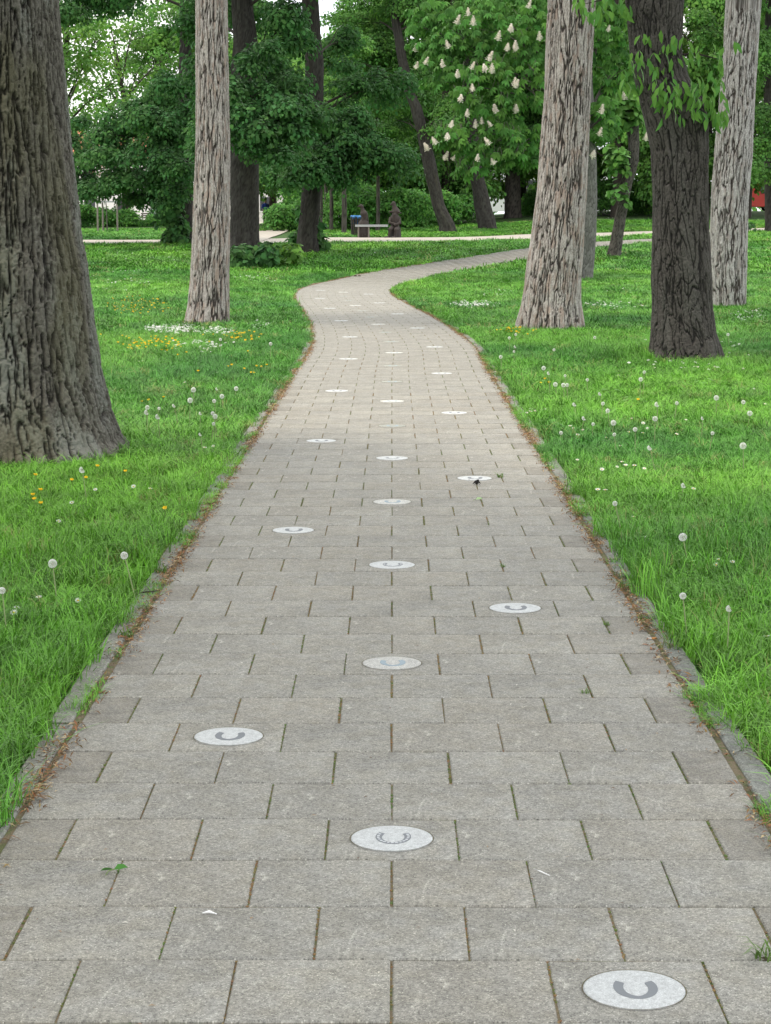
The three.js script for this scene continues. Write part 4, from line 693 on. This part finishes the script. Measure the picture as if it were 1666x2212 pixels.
// tufts, moss and litter along the edges and in the joints
{
  const R = rng(1200), g = [], lit = [], moss = [];
  for (const side of [-1, 1]) for (let s = 2; s < 60; s += .018) {
    const dens = Math.max(.28, clamp(.62 + 2.0 * fbm(s * 1.6, side * 9, 2, 3))), u0 = side * (HALF + .02);
    if (R() < dens * .95) for (let k = 0; k < 9; k++) { const u = u0 + side * ((R() + R() + R()) / 3 * .17 - .10), [x, d] = lineXY(s + R() * .03, u), c = R(); lit.push({ p: V3(x, land(x, d) + TOP + .002 + R() * .012 * dens, -d), q: new THREE.Quaternion().setFromEuler(new THREE.Euler((R() - .5) * .9, R() * 6.3, (R() - .5) * .9)), s: [.6 + R() * 1.3, 1.5, .4 + R() * .6], c: c < .5 ? lin(.21 + R() * .1, .115 + R() * .05, .055) : c < .85 ? lin(.14, .085, .045) : lin(.45, .35, .2) }); }
    const gd = clamp(.14 + 1.5 * fbm(s * 1.7 + 50, side * 5, 7, 3)); if (R() < gd * .8) { const [x, d] = lineXY(s, u0 + side * (.015 + (R() - .5) * .05)); g.push({ p: V3(x, land(x, d) + .014, -d), q: spin(R() * 6.3), s: [.45 + .3 * R(), .22 + .3 * R(), .45 + .3 * R()], c: grassColor(x, d, R) }); }
    if (R() < .35) { const [x, d] = lineXY(s, side * (KOUT + .01 + (R() - .5) * .05)); lit.push({ p: V3(x, land(x, d) + .032, -d), q: spin(R() * 6.3), s: .5 + R() * .7, c: lin(.22, .15, .08) }); }
  }
  for (let r = 0; r < 110; r++) {                                     // joints
    const even = r % 2 === 1, s0 = D0 - 1 + r * ROW;
    for (const u of even ? [-2, -1, 0, 1, 2].map(k => k * W) : [-2.5, -1.5, -.5, .5, 1.5, 2.5].map(k => k * W)) {
      const green = clamp(.35 + .9 * noise(u * 3, s0 * .9, 4) + Math.abs(u) * .25), n = 18 + R() * 16;
      for (let k = 0; k < n; k++) { const [x, d] = lineXY(s0 + R() * ROW, u + (R() - .5) * .007), m = R() < green; moss.push({ p: V3(x, land(x, d) + .0205 + R() * .002, -d), q: spin(R() * 6), s: .3 + R() * .45, c: m ? lin(.075 + .05 * R(), .11 + .06 * R(), .03) : lin(.16 + .1 * R(), .11 + .06 * R(), .06) }); }
    }
    for (let k = 0; k < 26; k++) { const [x, d] = lineXY(s0, (R() * 2 - 1) * HALF); if (noise(x * 4, d * 5, 3) > .15) moss.push({ p: V3(x, land(x, d) + .0205 + R() * .002, -d), q: spin(R() * 6), s: [.5 + R() * .7, .4, .28], c: lin(.08, .10, .04) }); }
  }
  for (let i = 0; i < 900; i++) { const s = 2 + R() * 40, u = (R() * 2 - 1) * HALF, [x, d] = lineXY(s, u), c = R(); lit.push({ p: V3(x, land(x, d) + TOP + .003, -d), q: spin(R() * 6.3), s: .3 + R() * .6, c: c < .4 ? lin(.12, .07, .04) : c < .7 ? lin(.28, .2, .12) : lin(.6, .57, .5) }); }
  const fl = geo([0, 0, 0, .011, .002, .004, .024, 0, .001, .012, .003, -.004], [0, 1, 3, 1, 2, 3]); fl.translate(-.012, 0, 0);
  tag(instanced('leaf_litter', fl, M.litter, lit), 'dry brown leaf litter strewn along the path edges', 'litter');
  const blob = new THREE.IcosahedronGeometry(.007, 0); blob.scale(1, .6, 1);
  tag(instanced('joint_moss', blob, M.litter, moss), 'moss and crumbs of soil in the slab joints', 'moss');
  tag(instanced('edge_grass', tufts[0], M.grass, g), 'small grass clumps growing between slabs and kerb', 'grass');
}

{ // broad leaved weeds among the grass
  const R = rng(1300), list = [];
  for (let i = 0; i < 900; i++) { const D = 5 + Math.pow(R(), .7) * 30, x = (R() * 2 - 1) * (.2 * D + .6), [u] = offPath(x, D); if (Math.abs(u) < KOUT + .06 || noise(x * .9, D * .7, 9) < .05) continue; if (trunks.some(([b, r]) => Math.hypot(x - b.x, D + b.z) < r)) continue; list.push({ p: V3(x, land(x, D) + .045 + .03 * R(), -D), q: spin(R() * 6.3), s: [.30 + .2 * R(), .3, .30 + .2 * R()], c: tint([.13, .31, .05], R, .3) }); }
  tag(instanced('lawn_weeds', sprayBig[0], M.leaf, list), 'low broad leaved weeds mixed into the lawn', 'weeds');
}
// ------------------------------------------------------------------ flowers in the lawn
const zL = ([x, y]) => [x * .363, 553 + y * .363], zR = ([x, y]) => [1061 + x * .363, 553 + y * .363], zL2 = ([x, y]) => [x * .363, 1123 + y * .363], zR2 = ([x, y]) => [1061 + x * .363, 1123 + y * .363];
{
  const fp = [], fi = [], Q = rng(4); // dandelion clock: a ball of little parasols on hairs
  for (let i = 0; i < 170; i++) { const y = 1 - (i + .5) / 170 * 1.96, r = Math.sqrt(Math.max(0, 1 - y * y)), a = i * 2.39996, d = V3(Math.cos(a) * r, y, Math.sin(a) * r), t = Math.abs(d.y) > .9 ? V3(1, 0, 0) : UP.clone(), e1 = d.clone().cross(t).normalize(), e2 = d.clone().cross(e1), c = d.clone().multiplyScalar(.022 + .003 * Q()), n = fp.length / 3; fp.push(c.x * .8, c.y * .8, c.z * .8); for (let k = 0; k < 4; k++) { const q = k * 1.571 + Q(), v = c.clone().addScaledVector(e1, Math.cos(q) * .0042).addScaledVector(e2, Math.sin(q) * .0042); fp.push(v.x, v.y, v.z); } fi.push(n, n + 1, n + 2, n, n + 3, n + 4); }
  const clock = geo(fp, fi), blown = geo(fp, fi.filter((_, i) => { const a = fp[fi[i - i % 3] * 3], y = fp[fi[i - i % 3] * 3 + 1]; return a + .7 * y < .006; })), core = new THREE.IcosahedronGeometry(.0065, 1), seedM = std(lin(.25, .22, .14));
  const list = [...[[1140, 797], [1110, 857], [1058, 890], [856, 900], [857, 927], [940, 907], [940, 953], [1189, 936], [1274, 862], [1326, 835], [1283, 933], [1258, 952], [1255, 998], [1215, 1060], [1407, 789], [1302, 496], [1597, 522], [497, 1272], [1283, 790]].map(zL), ...[[313, 265], [785, 206], [10, 418]].map(zL2),
    ...[[153, 467], [100, 487], [151, 539], [137, 568], [68, 600], [366, 558], [326, 665], [340, 697], [446, 712], [398, 764], [437, 768], [460, 768], [614, 485], [892, 690], [870, 732], [658, 820], [512, 883], [650, 876], [713, 918], [552, 965], [618, 1000], [735, 993], [750, 1062], [841, 1028], [957, 968], [978, 883], [1341, 843], [1253, 965], [1543, 935], [1502, 870], [1088, 875], [432, 1052], [972, 1138], [773, 1465], [1420, 467], [575, 735], [1295, 1052], [1487, 1128], [1141, 1365]].map(zR), ...[[1168, 103], [1372, 530], [1145, 445]].map(zR2)];
  const R = rng(70); const stems = [.14, .19, .24].map((h, k) => tube([V3(.02 * (k - 1), 0, .01), V3(.012 * (k - 1), h * .5, .006), V3(0, h, 0)], [.0030, .0027, .0022], 6));
  list.forEach(([px, py]) => {
    const D = -at(px, py, .19).z, k = D < 11 ? 2 : Math.floor(R() * 3), h = [.14, .19, .24][k], p = at(px, py, h); p.y = land(p.x, -p.z);
    const left = px < 700, t = thing('dandelion_clock', p, left ? 'dandelion seed head in the grass between oak and path' : 'dandelion seed head in the grass before the dark oak and thick pine', 'dandelion', left ? 'dandelion clocks near the mossy oak' : 'dandelion clocks near the dark oak');
    t.rotation.y = 0; mesh('stalk', stems[k], M.paleStem, t); t.rotation.z = (R() - .5) * .3; t.rotation.x = (R() - .5) * .25; const hd = mesh('seed_head', R() < .25 ? blown : clock, M.fluff, t); hd.position.y = h; hd.scale.setScalar(.55 + .4 * R()); const c = mesh('seed_core', core, seedM, hd); 
  });
  // buttercups and daisies
  const bp = [], bi = []; for (let k = 0; k < 5; k++) { const a = k * 1.2566; leafGeo(bp, bi, V3(0, 0, 0), V3(Math.cos(a), .75, Math.sin(a)).normalize(), V3(-Math.cos(a) * .7, 1, -Math.sin(a) * .7).normalize(), .016, .015, .06, -.05); }
  const cup = geo(bp, bi), dp = [], di = []; for (let k = 0; k < 12; k++) { const a = k * .5236; leafGeo(dp, di, V3(Math.cos(a) * .003, 0, Math.sin(a) * .003), V3(Math.cos(a), .18 + .12 * (k % 2), Math.sin(a)).normalize(), UP, .0125, .0056, .02, 0); }
  const rays = geo(dp, di), eye = new THREE.SphereGeometry(.0042, 8, 5); eye.scale(1, .6, 1); eye.translate(0, .001, 0);
  const thin = [.08, .11].map(h => tube([V3(.01, 0, .004), V3(.004, h * .6, 0), V3(0, h, 0)], [.0016, .0014, .0012], 5));
  const butter = [...[[747, 1284], [580, 1254], [211, 1307], [242, 1396], [197, 1425], [205, 1450], [244, 1475], [983, 1505], [513, 1322], [428, 1336], [845, 868], [885, 858], [975, 842], [1180, 687], [1358, 658], [1380, 650], [1455, 672], [1527, 657], [1556, 660], [1588, 650], [1495, 695], [1512, 697], [850, 505], [905, 518], [932, 510], [985, 500], [988, 483], [735, 528], [730, 475], [1245, 512], [1270, 468], [1395, 463], [1420, 465], [1440, 460], [1475, 568], [1110, 575], [1060, 590], [820, 540], [600, 468], [770, 490], [1210, 470]].map(zL), ...[[322, 733], [345, 755], [295, 757], [875, 857], [35, 442], [148, 427], [217, 467], [250, 448], [92, 430]].map(zR)];
  const daisy = [...[[568, 1390], [795, 1372], [895, 1385], [350, 1578], [428, 1468], [288, 1170], [1220, 1140], [1270, 1132], [830, 628], [850, 625], [825, 645], [980, 568], [1220, 868], [1100, 752], [1297, 695], [1075, 525], [1130, 545]].map(zL), ...[[100, 523], [82, 552], [465, 480], [232, 460], [12, 125]].map(zL2), ...[[905, 995], [930, 1025], [823, 1048], [1105, 1060], [780, 1225], [800, 1245], [853, 1247], [912, 1265], [750, 1255], [660, 1270], [513, 1213], [635, 1390], [680, 1393], [835, 967], [545, 1035], [770, 1130], [685, 1080], [905, 1053], [470, 1012], [490, 1025], [515, 1065], [213, 933], [237, 910], [235, 925], [262, 922], [300, 915], [320, 912], [690, 937], [1160, 975], [1565, 790], [1210, 658], [1230, 660], [1155, 665], [1330, 660], [758, 710], [850, 1552], [1205, 1385], [1630, 880], [975, 665], [1500, 670]].map(zR), ...[[1203, 247], [1340, 268], [1355, 237], [1437, 250], [1640, 693], [908, 102]].map(zR2)];
  for (const [set, kind] of [[butter, 0], [daisy, 1]]) set.forEach(([px, py], i) => {
    const k = kind ? 0 : 1, far = -at(px, py, .09).z > 14, h = (k ? .12 : .09) * (far ? .75 : 1), p = at(px, py, h); p.y = land(p.x, -p.z); const left = px < 700;
    const t = kind ? thing('daisy', p, left ? 'single white daisy in the grass below the mossy oak' : 'single white daisy in the grass before the dark oak', 'daisy', left ? 'daisies near the mossy oak' : 'daisies near the dark oak') : thing('buttercup', p, left ? 'small yellow buttercup in the grass below oak and pale pine' : 'small yellow buttercup in the grass before the thick pine', 'buttercup', left ? 'buttercups near the mossy oak' : 'buttercups near the thick pine');
    const s = mesh('stalk', thin[k], M.stem, t); s.scale.y = h / [.08, .11][k]; const f = mesh('flower', kind ? rays : cup, kind ? M.petal : M.yellow, t); f.position.y = h; f.scale.setScalar(kind ? .85 + .4 * R() : 1.05 + .3 * R()); f.rotation.set(.35 + (R() - .5) * .5, R() * 6, (R() - .5) * .5); if (kind) mesh('flower_eye', eye, M.yellow, f);
  });
  // daisies too many to count
  const lots = [], cups = [], head = join([rays]);
  const patch = (px, py, rx, ry, n, to, h) => { for (let i = 0; i < n; i++) { const a = R() * 6.283, q = Math.sqrt(R()) * (.5 + .5 * R()), X = px + Math.cos(a) * q * rx, Y = py + Math.sin(a) * q * ry; const p = at(X, Y, h); if (Math.abs(offPath(p.x, -p.z)[0]) < KOUT + .05) continue; if (-p.z > 55 && onSidePath(X, Y)) continue; to.push({ p, q: new THREE.Quaternion().setFromEuler(new THREE.Euler(.35 + (R() - .5) * .5, R() * 6, (R() - .5) * .5)), s: 1 + R() * .7 }); } };
  patch(375, 708, 72, 13, 270, lots, .07); patch(455, 713, 60, 10, 110, lots, .07); patch(560, 700, 40, 12, 40, lots, .07); patch(430, 745, 80, 20, 60, lots, .07); patch(640, 640, 60, 10, 10, lots, .07);
  patch(1020, 656, 60, 10, 110, lots, .07); patch(1075, 630, 40, 14, 60, lots, .07); patch(1330, 655, 90, 12, 60, lots, .07); patch(1620, 680, 50, 16, 60, lots, .07); patch(1450, 620, 180, 40, 60, lots, .07); patch(280, 605, 120, 30, 90, lots, .07); patch(560, 600, 70, 18, 60, lots, .07); patch(1000, 550, 240, 16, 70, lots, .07); patch(300, 560, 150, 25, 50, lots, .07); patch(1250, 475, 130, 18, 40, lots, .07); patch(1480, 760, 170, 60, 60, lots, .07);
  patch(330, 740, 90, 24, 50, cups, .08); patch(300, 660, 90, 24, 90, cups, .08); patch(520, 725, 50, 14, 30, cups, .08); patch(1120, 715, 50, 8, 16, cups, .08);
  tag(instanced('daisy_drift', head, M.petal, lots), 'drifts of tiny white daisies spread through the lawn', 'daisies'); tag(instanced('buttercup_drift', cup, M.yellow, cups), 'scattered yellow specks of buttercups by the pale pine', 'buttercups');
}

// ------------------------------------------------------------------ small things lying on the path
{
  const R = rng(31);
  const leafAt = (px, py, L, w, c, label, name, n = 2, curl = .3) => { const p = at(px, py, TOP + .006), pos = [], idx = [], o = thing(name, V3(p.x, p.y, p.z), label, 'leaf'); for (let k = 0; k < n; k++) { const a = k * 3.0 + .2 + R() * .3; leafGeo(pos, idx, V3(0, .002, 0), V3(Math.cos(a), .06, -Math.sin(a)).normalize(), V3(0, 1, 0).addScaledVector(V3(Math.sin(a), 0, Math.cos(a)), curl).normalize(), L * (1 - .1 * k), w, .16, .05); } mesh('blade', geo(pos, idx), leafy(c, { transmission: .2 }), o); mesh('stalk', tube([V3(0, .003, 0), V3(-.012, .004, .018), V3(-.016, 0, .04)], [.0016, .0013, .001], 5), M.stem, o); return o; };
  leafAt(246, 1880, .040, .026, lin(.07, .22, .04), 'curled fresh green leaf fallen over a joint of the path', 'fallen_leaf');
  leafAt(1028, 1080, .05, .03, lin(.35, .5, .25), 'pale green leaf lying under the insect on the path', 'fallen_leaf', 1);
  leafAt(772, 597, .12, .06, lin(.05, .04, .02), 'dark withered leaf on the far bend of the path', 'fallen_leaf', 2);
  const p = at(1170, 1884, TOP + .004), f = thing('grass_straw', p, 'bent white straw lying on the paving', 'straw'); mesh('straw', tube([V3(-.018, 0, -.03), V3(-.004, .003, 0), V3(.020, 0, .028)], [.0014, .002, .0013], 5), M.white, f); mesh('straw_tip', tube([V3(-.018, 0, -.03), V3(-.016, .001, -.036)], [.0014, .0005], 5), M.paleStem, f);
  const q = at(452, 1973, TOP + .004), s = thing('husk', q, 'small curled white husk lying by a joint', 'husk'); mesh('shell', tube([V3(-.017, .001, 0), V3(0, .004, -.002), V3(.016, .001, .004)], [.001, .004, .0015], 6), M.white, s); mesh('tip', tube([V3(.016, .001, .004), V3(.02, 0, .005)], [.0015, .0008], 5), M.litter, s);
  { // black insect wings up beside a plate
    const b = at(1030, 1048, TOP), o = thing('insect', b, 'small black winged insect standing beside a white plate', 'insect'), k = std(lin(.012, .010, .009), { side: THREE.DoubleSide });
    mesh('body', figure([[[0, .014, 0], .010, [.004, .022, .01], .009], [[.006, .03, .012], .008, [.008, .034, .014], .007]], .006, .0022), k, o);
    mesh('wing', geo([0, .02, 0, -.03, .006, .01, -.012, .03, 0, .004, .036, 0], [0, 1, 2, 0, 2, 3]), k, o); mesh('wing', geo([0, .02, 0, .028, .010, .01, .018, .024, 0, .004, .036, 0], [0, 1, 2, 0, 2, 3]), k, o);
    for (const [x, z] of [[-.02, .02], [.022, .018], [.006, .034]]) mesh('leg', tube([V3(0, .014, .004), V3(x * .6, .012, z * .6), V3(x, .0, z)], [.0016, .0013, .0009], 4), k, o);
  }
  const weed = (px, py, sc, label) => { const b = at(px, py, TOP - .004), o = thing('weed_tuft', b, label, 'weed'); const c = mesh('blades', tuft(24, .03, .05, .005, Math.round(px), 1.5), leafy(lin(.12, .22, .04)), o); c.scale.setScalar(sc); mesh('roots', new THREE.IcosahedronGeometry(.012, 0), M.soil, o).scale.set(2, .4, 1.4); };
  weed(1082, 1032, .8, 'small yellowing grass tuft beside the plate and insect'); weed(1086, 1226, .45, 'flat little weed sprouting in a joint under a plate'); weed(1266, 1500, .5, 'yellowish weed tuft in a joint'); weed(1655, 2072, 1, 'grass tuft in the last joint at the path edge'); weed(270, 1380, 1.2, 'dark green grass tuft against the kerb'); weed(1310, 1352, .5, 'brownish weed beside the right litter strip'); weed(350, 1240, 1, 'bright grass tuft between slabs and kerb by the daisies');
  const cg = at(1413, 1379, TOP + .005), ci = thing('cigarette_end', cg, 'orange tipped cigarette end in the litter strip', 'cigarette end'); const fg = new THREE.CylinderGeometry(.004, .004, .022, 10); fg.rotateZ(Math.PI / 2); mesh('filter', fg, std(lin(.6, .27, .08)), ci); const pg = new THREE.CylinderGeometry(.004, .0038, .014, 10); pg.rotateZ(Math.PI / 2); mesh('paper', pg, M.white, ci).position.x = -.0182; ci.rotation.y = .2;
  const tw = at(310, 1282, TOP + .012), ti = thing('twig', tw, 'dark twig lying across the kerb into the grass', 'twig'); mesh('stick', join([tube([V3(-.06, 0, .03), V3(0, .006, 0), V3(.07, .004, -.05)], [.003, .004, .0025], 6), tube([V3(.02, .006, -.012), V3(.05, .012, -.01)], [.002, .001], 5)]), limbDark, ti);
}
renderer.render(scene, camera);
